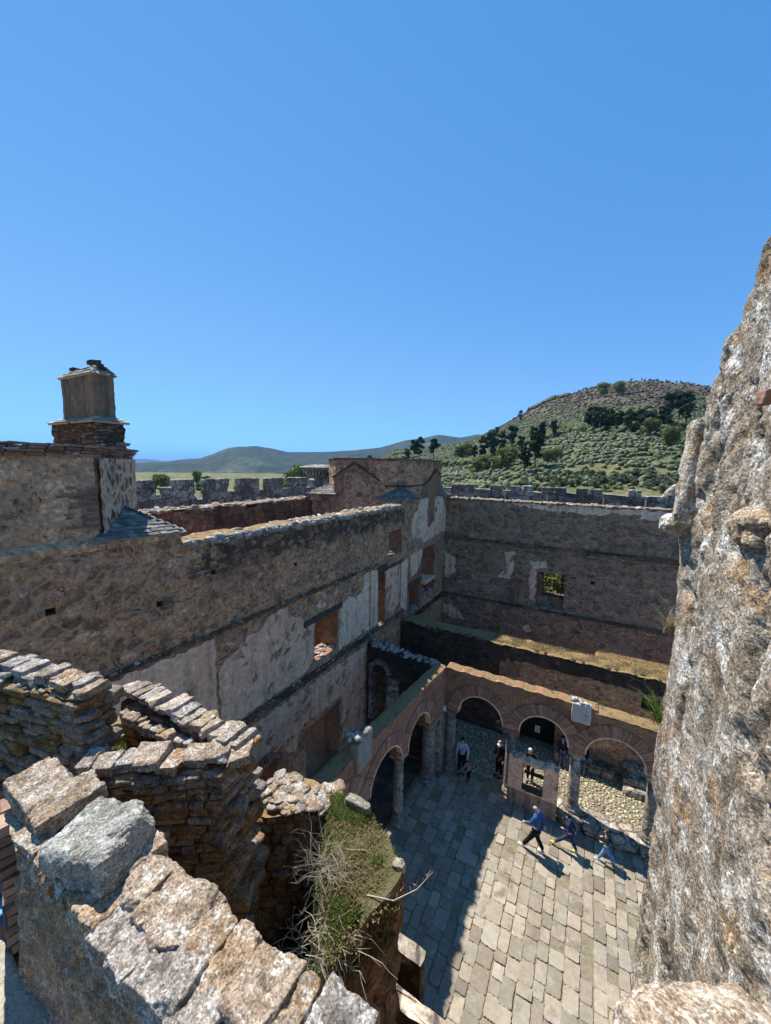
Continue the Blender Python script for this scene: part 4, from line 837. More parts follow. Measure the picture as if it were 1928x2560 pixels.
mesh('coping_slabs', *(slabs((-5.3, .80), (-3.13, 1.25), .2, -1.64, .10, .24, 200, .03, .03, 14)), M['near_pink'], f4)
mesh('rubble_edge', *scatter_line((-5.3, .74, -1.68), (-3.15, 1.19, -1.68), .12, 60, .06, .02, .5, .3, 2), M['near_grey'], f4)
mesh('slate_courses', *courses((-5.3, .70), (-3.13, 1.14), -1.69, -2.9, .06, 400, .1, .34), M['near_face'], f4); mesh('slate_courses', *courses((-3.13, 1.14), (-3.18, 1.34), -1.69, -2.5, .06, 420, .08, .2), M['near_face'], f4)
# grassy platform with the round ring
gx = np.linspace(-3.75, -2.1, 70); gy = np.linspace(1.02, 1.72, 34); X, Y = np.meshgrid(gx, gy, indexing='ij'); Pp = np.column_stack([X.ravel(), Y.ravel(), np.zeros(X.size)])
r = np.hypot(Pp[:, 0]+3.38, (Pp[:, 1]-1.34)*1.0); Pp[:, 2] = -2.36+.03*fbm(Pp, 5, 4)-.13*np.clip((.34-r)/.03, 0, 1)
nn_ = len(gy); behind = lambda x, y: .85*(y-1.10)-.53*(x+2.98) > 0.02
F = np.array([(i*nn_+j, (i+1)*nn_+j, (i+1)*nn_+j+1, i*nn_+j+1) for i in range(69) for j in range(33) if behind(gx[i+1], gy[j])])
pf = empty('turret_platform', (-3.1, 1.4, -2.4), 'small earth platform with a round sunken ring between the turret walls', 'platform'); mesh('earth', Pp, F, M['mosstop'], pf, True)
a = np.linspace(0, 2*np.pi, 46); mesh('ring_stones', *stones(np.stack([-3.38+.37*np.cos(a), 1.34+.37*np.sin(a), np.full(46, -2.36)], 1), np.full((46, 3), .03)*rng.uniform(.6, 1.3, (46, 3)), 2, .3), M['near_grey'], pf)
# lower mass of the turret
f5 = empty('turret_wall', (-2.2, 2.3, -8), 'rubble-topped turret wall below the schist wall, its face in shade', 'wall')
prism('wall_body', [(-2.52, 2.03), (-1.87, 2.50), (-1.83, 2.62), (-2.43, 2.60), (-2.74, 2.20)], FL, -3.06, [M['brown_face'], M['mosstop']], f5, .055, .03, 5, (1, 1, 1.5), .03, 55)
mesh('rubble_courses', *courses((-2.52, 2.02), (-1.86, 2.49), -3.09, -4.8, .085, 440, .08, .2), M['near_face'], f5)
mesh('top_stones', *cat(scatter_line((-2.62, 2.15, -3.04), (-1.86, 2.58, -3.04), .22, 90, .065, .012, .32, .2, 2), scatter_line((-2.55, 2.40, -3.04), (-2.0, 2.56, -3.04), .2, 40, .06, .012, .3, .2, 2)), M['near_pink'], f5)
md = empty('turret_stump', (-1.7, 1.9, -8), 'round turret stump overgrown with grass and dry brush, beside the courtyard drop', 'ruin')
def mz(x, y):
    t = min(1, max(0, (-1.38+(1.83-y)*.74-x)/.26)); t = t*t*(3-2*t); d = min(1, max(0, (1.95-y)/.6)); return -1.05*t-.22*d-.04
MP = [(-2.06, 1.02), (-1.44, 1.02), (-1.27, 1.62), (-1.06, 2.12), (-1.05, 2.25), (-1.3, 2.44), (-1.58, 2.58), (-1.9, 2.58), (-2.12, 2.2)]
prism('stump_body', MP, FL, -2.98, [M['brown_face'], M['mound']], md, .05, .04, 4, (1, 1, 1.4), .035, 56, zt=mz)
block(md, 'rim_stone', (-1.62, 2.55, -2.98), (.12, .05, .06), 12, 'near_grey'); block(md, 'rim_stone', (-1.09, 2.28, -3.0), (.045, .04, .05), 13, 'near_grey')
mb = MB(); mb.box(-1.20, -1.02, 1.78, 1.95, FL, -3.75, 0, .02); mb.build('plaster_pilaster', M['soot_plaster'], md)
def clump_leaves(C, Rr, n, q, flat):
    V = []
    for c, r in zip(C, Rr):
        d = rng.normal(size=(n, 3)); d /= np.linalg.norm(d, axis=1)[:, None]; d[:, 2] = np.abs(d[:, 2]); p = c+d*(r*rng.uniform(.4, 1.05, n))[:, None]*np.array([1, 1, flat]); a = rng.normal(size=(n, 3)); a /= np.linalg.norm(a, axis=1)[:, None]; b = np.cross(a, rng.normal(size=(n, 3))); b /= np.linalg.norm(b, axis=1)[:, None]+1e-9
        s = q*rng.uniform(.6, 1.3, n)[:, None]; V.append(np.stack([p-a*s, p-b*s*.7, p+a*s, p+b*s*.7], 1))
    V = np.concatenate(V).reshape(-1, 3); return V, np.arange(len(V)).reshape(-1, 4)
M['moss_leaf'] = foliage('moss_and_stonecrop', [(.20, .15, .07), (.14, .13, .045), (.26, .19, .09), (.11, .12, .04)], tr=.1)
def mound_pts(n, cond):
    out = []
    while len(out) < n:
        x, y = random.uniform(-2.1, -1.02), random.uniform(1.05, 2.58)
        c = [(b[0]-a[0])*(y-a[1])-(b[1]-a[1])*(x-a[0]) > .0 for a, b in zip(MP, MP[1:]+MP[:1])]
        if all(c) and cond(x, y): out.append((x, y, -2.99+mz(x, y)))
    return np.array(out)
hol = lambda x, y: mz(x, y) < -.42
tag(blades(mound_pts(5200, lambda x, y: mz(x, y) > -.40), .055, M['grass_dry'], 'dry_grass', .8, .0035), 'short dry grass on the turret stump', 'grass', kind='stuff')
tag(blades(mound_pts(5200, lambda x, y: mz(x, y) > -.45 and vnoise(np.array([[x, y, 0]]), 4)[0] > -.05), .06, M['grass_green'], 'green_grass', .7, .005), 'fresh green grass on the turret stump', 'grass', kind='stuff')
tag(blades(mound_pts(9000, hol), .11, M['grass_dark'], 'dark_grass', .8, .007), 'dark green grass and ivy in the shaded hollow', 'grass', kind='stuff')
tag(blades(mound_pts(90, lambda x, y: hol(x, y) and x > -1.95 and y < 1.75), .34, M['grass_green'], 'tall_grass', .45, .007, 5), 'tall green grass blades in the hollow below the nearest wall', 'grass', kind='stuff')
def brush(name, label, cen, n, rad, hang=0., r0=.0035, seed=1, dirn=(0, 0, 1), mat='twig'):
    rr = random.Random(seed); mb = MB()
    for _ in range(n):
        p = Vector(cen)+Vector((rr.gauss(0, rad*.3), rr.gauss(0, rad*.3), rr.gauss(0, rad*.08))); d = (Vector(dirn)+Vector((rr.gauss(0, .6), rr.gauss(0, .6), rr.gauss(0, .35)))).normalized(); P_ = [p]; q = p.copy()
        for k in range(5):
            q = q+d*rad*rr.uniform(.15, .3); d = (d+Vector((rr.gauss(0, .35), rr.gauss(0, .35), rr.gauss(0, .3)-hang))).normalized(); P_.append(q.copy())
            if rr.random() < .5: mb.tube([q, q+(d+Vector((rr.gauss(0, .7), rr.gauss(0, .7), rr.gauss(0, .5)))).normalized()*rad*.3], [r0*.5, r0*.2], 3, cap=False)
        mb.tube(P_, [r0*(1-.15*k) for k in range(6)], 3, cap=False)
    return tag(mb.build(name, M[mat]), label, 'dry bush')
mp = mound_pts(330, lambda x, y: mz(x, y) > -.5 and vnoise(np.array([[x, y, 5.]]), 3.2)[0] > -.15); V, F = clump_leaves(mp, rng.uniform(.03, .075, len(mp)), 46, .0085, .6)
tag(mesh('creeping_plants', V, F, M['grass_green']), 'low creeping yellow-green plants on the turret stump', 'plants', kind='stuff')
mp = np.concatenate([mound_pts(520, lambda x, y: mz(x, y) > -.3), np.column_stack([np.interp(rng.uniform(0, 1, 90), [0, 1], [-1.27, -1.05]), np.zeros(90), rng.uniform(-3.35, -3.0, 90)])]); k_ = len(mp)-90; mp[k_:, 1] = 1.62+(mp[k_:, 0]+1.27)/.22*.5; mp[k_:, 0] += .03
V, F = clump_leaves(mp, rng.uniform(.03, .06, len(mp)), 46, .009, .6); tag(mesh('creeping_plants', V, F, M['moss_leaf']), 'brown-green moss and stonecrop clinging to the turret stump', 'plants', kind='stuff')
brush('dry_bush', 'tangled dry brush sprawling on the middle of the turret stump', (-1.52, 2.02, -3.0), 80, .26, .12, .0022, 3, (-.2, -.3, .3))
brush('dry_bush', 'tangled dry brush hanging over the near edge of the turret stump', (-1.36, 1.68, -3.1), 70, .28, .25, .0026, 5, (.3, -.2, .1))
mb = MB(); mb.tube([(-1.2, 2.0, -3.0), (-1.0, 2.03, -2.95), (-.86, 2.1, -2.85), (-.78, 2.18, -2.75)], [.006, .005, .004, .002], 4)
for k in range(14): t = k/14; p = Vector((-1.05+.27*t, 2.03+.15*t, -2.96+.2*t)); mb.tube([p, p+Vector((random.uniform(-.02, .03), random.uniform(-.05, .05), random.uniform(-.03, .05)))], [.002, .001], 3)
tag(mb.build('thistle_stalk', M['twig']), 'single dry stalk reaching out over the courtyard from the stump', 'plant')
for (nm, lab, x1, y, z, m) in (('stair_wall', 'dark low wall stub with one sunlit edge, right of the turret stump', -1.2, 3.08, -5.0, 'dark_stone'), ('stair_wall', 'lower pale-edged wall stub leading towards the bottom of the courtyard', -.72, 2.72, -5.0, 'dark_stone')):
    w = empty(nm, (x1-.5, y, -9), lab, 'wall'); prism('wall_body', [(-2.2, y), (x1, y), (x1, y+.13), (-2.2, y+.13)], FL, z-.03, [M[m], M['granite_block']], w, .07, .02, 4, seed=int(y*10))  # pale top on dark sides puts the sunlit edge into the colour
# landing at the lower left
V, F = rbox((-2.1, .2, -3.25), (1.02, .46, .22), n=50, rnd=.1, amp=.02, f=3, seed=2, cuts=0)
tag(mesh('stair_landing', V, F, M['path']), 'worn earth and stone landing at the bottom left corner', 'landing')
V, F = rboxes([dict(c=(-3.5-i*.3, .3, -3.7-i*.3), s=(.22, .5, .16), n=10, amp=.012, f=5, seed=i, rnd=.2, cuts=1) for i in range(4)]); s3 = empty('turret_stairs', (-3.8, .3, -5), 'worn stone stairs going down at the left edge, mostly hidden', 'steps'); mesh('treads', V, F, M['near_grey'], s3)
tag(mesh('pebble', *stones([(-2.53, .51, -3.02)], [(.022, .018, .012)], 2), M['white'], None), 'single small white pebble on the landing', 'pebble')

# ---- rough rock-like wall at the right edge
XR = .70
rk = empty('tower_wall', (XR, 2, -5), 'huge rough mortared wall of pink and grey stone, filling the right edge', 'wall')
prof = [(-13, 4.15), (-5, 4.12), (-2.9, 4.08), (-2.1, 4.08), (-1.1, 4.06), (-.55, 4.15), (-.1, 4.1), (.2, 4.0), (.42, 3.86), (.60, 3.62), (.78, 3.42), (.90, 3.18), (1.0, 3.04), (1.12, 2.96), (1.2, 2.78), (1.28, 2.5), (1.45, 2.1), (1.5, 1.0)]
zs_ = np.concatenate([np.linspace(-13, -6, 30)[:-1], np.arange(-6, 1.5, .017)]); ye = np.interp(zs_, [p[0] for p in prof], [p[1] for p in prof])
ns = 260; nc = 26; rows = []
for z, y in zip(zs_, ye):
    s = np.linspace(0, 1, ns)**.85; ys = -1.2+(y-.06+1.2)*s; r_ = [(XR, t, z) for t in ys]
    r_ += [(XR+.06*(1-math.cos(w)), y-.06+.06*math.sin(w), z) for w in np.linspace(.2, math.pi/2, 5)]+[(XR+.06+t, y, z) for t in np.linspace(.04, 1.3, nc-5)]
    rows.append(r_)
V = np.array(rows); nr, ncol = V.shape[:2]; N3 = np.zeros_like(V); N3[:, :ns, 0] = -1; N3[:, ns+5:, 1] = 1
for k in range(5): w = np.linspace(.2, math.pi/2, 5)[k]; N3[:, ns+k] = (-math.cos(w), math.sin(w), 0)
V = V.reshape(-1, 3); N3 = N3.reshape(-1, 3); q = V*np.array([1, 1, .62])
f_, g_, c_ = worley(q+.06*np.stack([vnoise(V, 4, 1), vnoise(V, 4, 2), vnoise(V, 4, 3)], 1), 3.0, 4, True)
f2_, g2_, c2_ = worley(q, 8.5, 7, True)
fb_, gb_, cb_ = worley(V*np.array([1, 1, .5])+.10*np.stack([vnoise(V, 3, 1), vnoise(V, 3, 2), vnoise(V, 3, 3)], 1), 2.0, 14, True)
ridg = 1-np.abs(fbm(V*np.array([1, 1, .5]), 2.6, 5, 41, .6))*2
vs = np.array([1, 1, .34]); rl = 1-2*np.abs(fbm(V*vs, 1.7, 5, 61, .55))
d = .055*rl-.03+.03*(cb_-.5)*np.clip((gb_-fb_)*3, 0, 1)-.022*np.exp(-(gb_-fb_)/.03)-.012*np.exp(-(g_-f_)/.05)+.05*fbm(V*vs, 3.3, 5, 9, .6)-.16*np.clip(fbm(V*np.array([1, 1, .42]), 2.7, 5, 21, .6)-.2, 0, 1)*2+.018*fbm(V, 9, 5, 12, .65)+.008*fbm(V, 30, 3, 33, .7)
V = V+N3*d[:, None]
ii, jj = np.meshgrid(np.arange(nr-1), np.arange(ncol-1), indexing='ij'); ii = ii.ravel(); jj = jj.ravel()
F = np.stack([ii*ncol+jj, (ii+1)*ncol+jj, (ii+1)*ncol+jj+1, ii*ncol+jj+1], 1)
mesh('rock_face', V, F, M['near_wall'], rk, False)
V, F = rboxes([dict(c=(XR+.01, 3.84, -.02), s=(.105, .12, .44), rot=(-.10, .07, 0), n=30, rnd=.5, amp=.03, f=5, seed=5, cuts=4), dict(c=(XR-.07, 3.90, -.43), s=(.11, .13, .075), rot=(-.3, .3, .1), n=22, rnd=.5, amp=.025, f=6, seed=6, cuts=4)]); mesh('projecting_stone', V, F, M['near_wall'], rk)
mesh('wedge_stone', *rbox((XR-.03, 2.45, .36), (.022, .035, .035), (0, 0, .3), 12, .4, .008, 12, 5), M['brickband'], rk)
V, F = rbox((XR+.01, 2.50, -.27), (.07, .11, .10), (.1, 0, .1), 26, .8, .03, 6, 9); mesh('lump_stone', V, F, M['near_wall'], rk)
V, F = rboxes([dict(c=(.14, .86, -1.86), s=(.28, .20, .24), rot=(0, .05, .4), n=44, rnd=.6, amp=.04, f=5, seed=31, cuts=4), dict(c=(.48, 1.22, -1.82), s=(.30, .24, .24), rot=(.05, .0, .6), n=44, rnd=.6, amp=.04, f=5, seed=32, cuts=4), dict(c=(-.16, .68, -1.98), s=(.19, .2, .2), rot=(0, .05, .2), n=34, rnd=.6, amp=.035, f=5, seed=33, cuts=4)])
o = mesh('rock_outcrop', V, F, M['near_pink']); tag(o, 'rough granular rock ledge at the bottom, below the big right-hand wall', 'rock')
for k, (y, z, n, h, m, lab) in enumerate([(4.10, -1.42, 60, .22, 'grass_dry', 'upper dry grass tuft sprouting from the edge of the right-hand wall'), (4.10, -2.3, 110, .26, 'grass_green', 'lower green grass tuft sprouting from the edge of the right-hand wall'), (4.02, -.25, 70, .30, 'twig', 'bare grey twiggy tuft on the right-hand wall, against the battlements')]):
    Pn = np.array([(XR-.03+random.uniform(-.03, .06), y+random.uniform(-.04, .05), z+random.uniform(-.04, .04)) for _ in range(n)])
    o = blades(Pn, h, M[m], 'grass_tuft', 1.3, .0028, 5); tag(o, lab, 'plant')
for k, (z, L_, hw) in enumerate(((-1.0, .34, 'topmost'), (-1.2, .4, 'middle'), (-1.35, .36, 'lowest'))):
    mb = MB(); p = Vector((XR-.02, 4.1, z)); mb.tube([p, p+Vector((-.10, .1, .10))*L_*2, p+Vector((-.22, .16, .14))*L_*2, p+Vector((-.34, .2, .08))*L_*2], [.0016, .0014, .0012, .0008], 3)
    tag(mb.build('grass_stalk', M['grass_dry']), hw+' long arching dry grass stalk growing out of the right-hand wall', 'plant', 'grass stalks on the right-hand wall')

# ---- grass on the walls and platform
def strip_pts(x0, x1, y0, y1, z, n): return np.column_stack([rng.uniform(x0, x1, n), rng.uniform(y0, y1, n), np.full(n, z)])
tag(blades(strip_pts(-3.9, 9, 18.15, 19.0, -8.36, 12000), .12, M['grass_dry'], 'dry_grass', .8, .008), 'dry yellow grass on the low gallery wall', 'grass', kind='stuff')
tag(blades(np.concatenate([strip_pts(-4.9, .9, 14.6, 14.95, -8.33, 1200), strip_pts(.9, 5, 14.5, 15.0, -8.44, 2400)]), .07, M['grass_dry'], 'dry_grass', .8, .008), 'thin dry grass along the top of the front arcade', 'grass', kind='stuff')
tag(blades(strip_pts(.7, 6, 19.75, 20.55, -8.7, 2500), .08, M['grass_dry'], 'dry_grass', .8, .009), 'dry grass on the short wall stub', 'grass', kind='stuff')
pp = np.column_stack([rng.uniform(-3.9, -2.3, 5200), rng.uniform(1.1, 1.62, 5200), np.full(5200, -2.37)]); rr_ = np.hypot(pp[:, 0]+3.38, pp[:, 1]-1.34); kp = behind(pp[:, 0], pp[:, 1]); pp = pp[kp]; rr_ = rr_[kp]; inn = rr_ < .32; pp[inn, 2] -= .12
tag(blades(pp[~inn & (rr_ > .4)], .075, M['grass_dry'], 'dry_grass', .8, .003), 'dry grass around the ring on the turret platform', 'grass', kind='stuff'); tag(blades(pp[inn], .05, M['grass_green'], 'green_grass', .7, .0035), 'green grass inside the round ring', 'grass', kind='stuff')

# ================================================================== PEOPLE
def skin_mesh(name, J, E, mats, parent, root, sub=1):
    me = bpy.data.meshes.new(name); names = list(J); me.from_pydata([J[k][0] for k in names], [(names.index(a), names.index(b)) for a, b in E], [])
    o = bpy.data.objects.new(name, me); COL.objects.link(o); o.modifiers.new('s', 'SKIN'); sv = me.skin_vertices[0].data
    for i, k in enumerate(names): r = J[k][1]; sv[i].radius = (r, r) if not isinstance(r, tuple) else r; sv[i].use_root = (k == root)
    m = o.modifiers.new('d', 'SUBSURF'); m.levels = sub; m.render_levels = sub
    dg = bpy.context.evaluated_depsgraph_get(); nm = bpy.data.meshes.new_from_object(o.evaluated_get(dg)); o.modifiers.clear(); o.data = nm; bpy.data.meshes.remove(me)
    for q in mats: nm.materials.append(q)
    nm.polygons.foreach_set('use_smooth', [True]*len(nm.polygons)); o.parent = parent; return o
SK = plain('skin', (.50, .30, .22), .6, .08)
def cloth(name, c): return plain(name, c, .9, .25, 40)
def person(loc, h, face, label, legs, arms, lean=.0, top=(.1, .1, .1), bottom=(.03, .03, .03), shoe=(.5, .5, .5), hair=(.03, .02, .015), hairlen=0, bald=False, coat=0., sit=False, headdir=0., cap=None, extra=None, group=None):
    """local frame: +Y is where the person faces. legs: [(knee_fwd, ankle_fwd, ankle_up)]*2 (left, right); arms: [(elbow (x,y,z), wrist (x,y,z))]*2 offsets from the shoulder"""
    root = empty('person', (0, 0, 0), label, 'person', group); S = h
    hipz = .27 if sit else .52; V3 = Vector; pel = V3((0, 0, hipz+.0)); ch = V3((0, lean*.5, hipz+.20)); nk = V3((0, lean*.9, hipz+.315)); hd = nk+V3((0, lean*.25+.01, .075)); hd2 = nk+V3((0, lean*.3+.012, .115))
    B = {'pelvis': (pel, .062), 'waist': (pel.lerp(ch, .5), .055), 'chest': (ch+V3((0, 0, .02)), .068), 'neck': (nk, .026), 'jaw': (nk+V3((0, lean*.2+.014, .045)), (.034, .038)), 'head': (hd, (.043, .052)), 'crown': (hd2, (.036, .043)), 'nose': (hd+V3((0, .058, -.008)), .007)}
    E = [('pelvis', 'waist'), ('waist', 'chest'), ('chest', 'neck'), ('neck', 'jaw'), ('jaw', 'head'), ('head', 'crown'), ('head', 'nose')]
    T = {k: B[k] for k in ('pelvis', 'waist', 'chest')}; TE = [('pelvis', 'waist'), ('waist', 'chest')]; Lg = {'pelvis': (pel, .074)}; LE = []
    feet = []
    for s, sx, lg, am in ((0, -1, legs[0], arms[0]), (1, 1, legs[1], arms[1])):
        t = 'LR'[s]; hp = pel+V3((sx*.05, 0, -.03)); kn = V3((sx*.055, lg[0], hipz-.245+(.20 if sit else 0)+abs(lg[0])*.12)); an = V3((sx*.055, lg[1], .045+lg[2])); to = an+V3((0, .075, -.028))
        B['hip'+t] = (hp, .052); B['knee'+t] = (kn, .036); B['ankle'+t] = (an, .024); B['toe'+t] = (to, .02); E += [('pelvis', 'hip'+t), ('hip'+t, 'knee'+t), ('knee'+t, 'ankle'+t), ('ankle'+t, 'toe'+t)]
        Lg['hip'+t] = (hp, .066); Lg['knee'+t] = (kn, .047); Lg['ankle'+t] = (an+V3((0, 0, .02)), .037); LE += [('pelvis', 'hip'+t), ('hip'+t, 'knee'+t), ('knee'+t, 'ankle'+t)]
        sh = nk+V3((sx*.10, -.005, -.035)); el = sh+V3((sx*am[0][0], am[0][1], am[0][2])); wr = sh+V3((sx*am[1][0], am[1][1], am[1][2])); d = (wr-el).normalized()
        B['sh'+t] = (sh, .034); B['el'+t] = (el, .024); B['wr'+t] = (wr, .018); B['palm'+t] = (wr+d*.035, (.02, .014)); E += [('chest', 'sh'+t), ('sh'+t, 'el'+t), ('el'+t, 'wr'+t), ('wr'+t, 'palm'+t)]
        side = d.orthogonal().normalized(); sd2 = d.cross(side)
        for q, (o_, l_) in enumerate(((-.016, .032), (-.006, .038), (.005, .036), (.015, .028))): B['f%d%s' % (q, t)] = (wr+d*(.042+l_)+side*o_+sd2*.008, .0055); E.append(('palm'+t, 'f%d%s' % (q, t)))
        B['th'+t] = (wr+d*.045+side*-.032, .006); E.append(('palm'+t, 'th'+t))
        T['sh'+t] = (sh, .045); T['el'+t] = (el, .034); T['wr'+t] = (wr, .029); TE += [('chest', 'sh'+t), ('sh'+t, 'el'+t), ('el'+t, 'wr'+t)]; feet.append((an, to))
    sc_ = lambda D: {k: (tuple(v[0]*S), tuple(x*S for x in v[1]) if isinstance(v[1], tuple) else v[1]*S) for k, v in D.items()}
    T['pelvis'] = (pel+V3((0, 0, -.01)), .079); T['waist'] = (T['waist'][0], .074); T['chest'] = (T['chest'][0], .082)
    if coat: T['hem'] = (pel+V3((0, 0, -coat)), (.092, .08)); TE.append(('pelvis', 'hem'))
    skin_mesh('body', sc_(B), E, [SK], root, 'pelvis', 1); nm = label.split()[0]
    skin_mesh('jacket' if coat else 'top', sc_(T), TE, [cloth('cloth_top', top)], root, 'pelvis', 1); skin_mesh('trousers', sc_(Lg), LE, [cloth('cloth_trousers', bottom)], root, 'pelvis', 1)
    for an, to in feet:
        V, F = rbox(tuple((an.lerp(to, .55)+V3((0, 0, -.012)))*S), (.030*S, .068*S, .026*S), n=6, rnd=.9, amp=.001, f=3, cuts=0); mesh('shoe', V, F, cloth('shoe_cloth', shoe), root, True)
    c = hd2*S
    if not bald:
        V0, F0 = ICO[3]; V = V0*np.array([.05, .057, .052])*S; keep = V0[:, 1]*.8-V0[:, 2]*.9 < .28; V = V+np.array(c)+np.array([0, -.006*S, .004*S]); V[~keep] = (V[~keep]-np.array(c))*.75+np.array(c)
        if hairlen:
            m = (V0[:, 2] < 0) & (V0[:, 1] < .2); V[m, 2] -= hairlen*S*(-V0[m, 2]); V[m, 1] -= .01*S
        mesh('hair', V, F0, cloth('hair', hair), root, True)
    if cap:
        V0, F0 = ICO[3]; V = V0*np.array([.058, .066, .05])*S+np.array(c)+np.array([0, .0, .008*S]); V[V0[:, 2] < 0, 2] = c[2]+.004*S; mesh('cap_crown', V, F0, cloth('cap_cloth', cap), root, True)
        V, F = rbox((c[0], c[1]+.085*S, c[2]+.006*S), (.045*S, .045*S, .006*S), n=8, rnd=1., amp=0.0005, cuts=0); mesh('cap_peak', V, F, cloth('cap_cloth', cap), root, True)
    if extra == 'bag':
        mb = MB(); mb.tube([Vector((-.09, .04, hipz+.28))*S, Vector((-.02, .085, hipz+.17))*S, Vector((.09, .06, hipz+.02))*S], .006*S, 4); mb.build('bag_strap', M['black'], root)
    if extra == 'scarf':
        V, F = rbox((nk.x*S, (nk.y+.02)*S, (nk.z)*S), (.05*S, .05*S, .02*S), n=8, rnd=1., amp=.003, cuts=0); mesh('white_collar', V, F, M['white'], root, True)
    root.location = loc; root.rotation_euler = (0, 0, face); return root
A_dn = ((.02, 0, -.16), (.03, .03, -.30)); A_fw = ((.02, .06, -.14), (.0, .17, -.20)); A_bk = ((.03, -.09, -.13), (.03, -.13, -.27)); A_bent = ((.03, -.04, -.15), (0, .10, -.17)); A_lap = ((.02, .03, -.15), (-.05, .15, -.16))
WESTW = R(90)   # facing -X
person((-.88, 12.68, FL), 1.75, R(78), 'bald man in a blue jacket and white trainers striding across the sunlit paving', [(.10, .22, 0), (.0, -.13, .02)], [A_fw, A_bk], .03, (.035, .09, .22), (.012, .012, .014), (.6, .6, .6), bald=True, coat=.10, group='people walking across the courtyard')
person((.14, 13.28, FL), 1.34, R(80), 'running boy in dark navy top with bright yellow-green shoes, arms bent', [(.18, .34, .03), (-.03, -.16, .02)], [A_bent, A_bk], .06, (.02, .03, .07), (.03, .045, .09), (.45, .6, .12), (.01, .01, .01), group='people walking across the courtyard')
person((1.22, 13.5, FL), 1.2, R(85), 'girl with long brown hair, dark top and light blue jeans walking last of three', [(.08, .17, 0), (-.02, -.22, .05)], [A_bent, A_bent], .02, (.03, .045, .045), (.13, .25, .42), (.4, .5, .6), (.12, .05, .025), hairlen=.14, group='people walking across the courtyard')
person((-4.15, 14.72, FL), 1.66, R(190), 'dark-haired woman in a white shirt with a bag strap, standing in the shade', [(.01, .0, 0), (.01, .02, 0)], [((.06, .0, -.15), (.05, .07, -.28)), A_dn], .01, (.42, .42, .48), (.01, .01, .012), (.02, .02, .02), (.012, .01, .01), hairlen=.05, extra='bag', group='people standing in the gallery')
person((-3.75, 14.45, FL), .95, R(150), 'small child in a pink top, bending forward next to the woman in white', [(.03, .03, 0), (.02, .0, 0)], [A_fw, A_fw], .12, (.60, .22, .26), (.012, .012, .014), (.03, .03, .03), (.01, .01, .01), group='people standing in the gallery')
person((-2.68, 15.35, FL), 1.76, R(150), 'bald man in a long black coat with white collar beside the shaded column', [(.01, 0, 0), (.01, .02, 0)], [A_dn, A_dn], .02, (.010, .010, .011), (.01, .01, .01), (.01, .01, .01), bald=True, coat=.2, extra='scarf', group='people standing in the gallery')
person((-1.5, 15.75, FL), 1.6, R(170), 'person with pale hair and dark clothes leaning down behind the masonry pillars', [(.02, 0, 0), (.02, .02, 0)], [A_fw, A_fw], .1, (.015, .015, .02), (.02, .02, .03), (.1, .1, .1), (.62, .62, .60), hairlen=.04, group='people standing in the gallery')
person((-.42, 17.72, FL), 1.62, R(185), 'person in dark jacket and grey jeans sitting on the bench, left of the column', [(.22, .24, 0), (.23, .26, 0)], [A_lap, A_lap], .02, (.03, .033, .05), (.09, .11, .15), (.1, .1, .1), (.02, .012, .01), sit=True, group='people sitting on the stone bench')
person((.42, 17.70, FL), 1.62, R(175), 'person in black top and blue jeans sitting on the bench behind the column', [(.22, .24, 0), (.23, .26, 0)], [A_lap, A_lap], .02, (.015, .015, .015), (.08, .13, .20), (.05, .05, .05), (.02, .012, .01), sit=True, group='people sitting on the stone bench')
person((-3.47, .67, -4.54), 1.66, R(-100), 'person in a light blue cap on the stairs at the left edge', [(.03, 0, 0), (.0, .02, 0)], [A_dn, A_dn], .02, (.20, .28, .4), (.05, .06, .09), (.1, .1, .1), (.3, .28, .26), cap=(.12, .38, .75))
# ================================================================== LAND
az_near = [-60, -40, -34, -30.5, -27.8, -25.2, -22.2, -19.3, -16.4, -12.6, -10, -7.4, -5, -2.6, -.4, 2.2, 4.3, 5.9, 7.9, 10.1, 13, 15.8, 25, 45, 70]
el_near = [-.05, -.045, -.01, .0206, .0443, .052, .052, .0628, .0752, .1125, .1358, .1579, .1762, .1898, .1955, .1999, .1994, .1946, .1867, .1743, .15, .1226, .07, .03, .02]
az_mid = [-120, -90, -72, -66, -62.5, -59.7, -57.5, -55.1, -53.6, -51.5, -50, -47.8, -45.7, -43.4, -41.2, -37.4, -32.9, -29.9, -26, -24, -21.5, -18.1, -15.5, -8, 10, 60]
el_mid = [.0, .0, -.006, -.006, .0003, .0041, .0096, .0135, .0237, .0411, .0469, .0493, .0427, .0359, .037, .0407, .0488, .054, .0727, .0763, .0849, .0771, .0852, .07, .05, .03]
az_far = [-140, -90, -74, -62.5, -60.6, -58.9, -54, -30, 30]; el_far = [.0, .004, -.002, .0105, .0095, .006, .002, .0, 0]
RN = 640.
def near_h(a, r):
    e = np.interp(a, az_near, el_near); top = e*RN; base = -14.
    t = np.clip((r-75)/(RN-75), 0, 1); s = t**1.05*(1-.10*np.sin(t*np.pi)); h = base+(np.maximum(top, base)-base)*s
    back = np.clip((r-RN)/700, 0, 1); return np.where(r > RN, top+(-60-top)*back**.8, h)
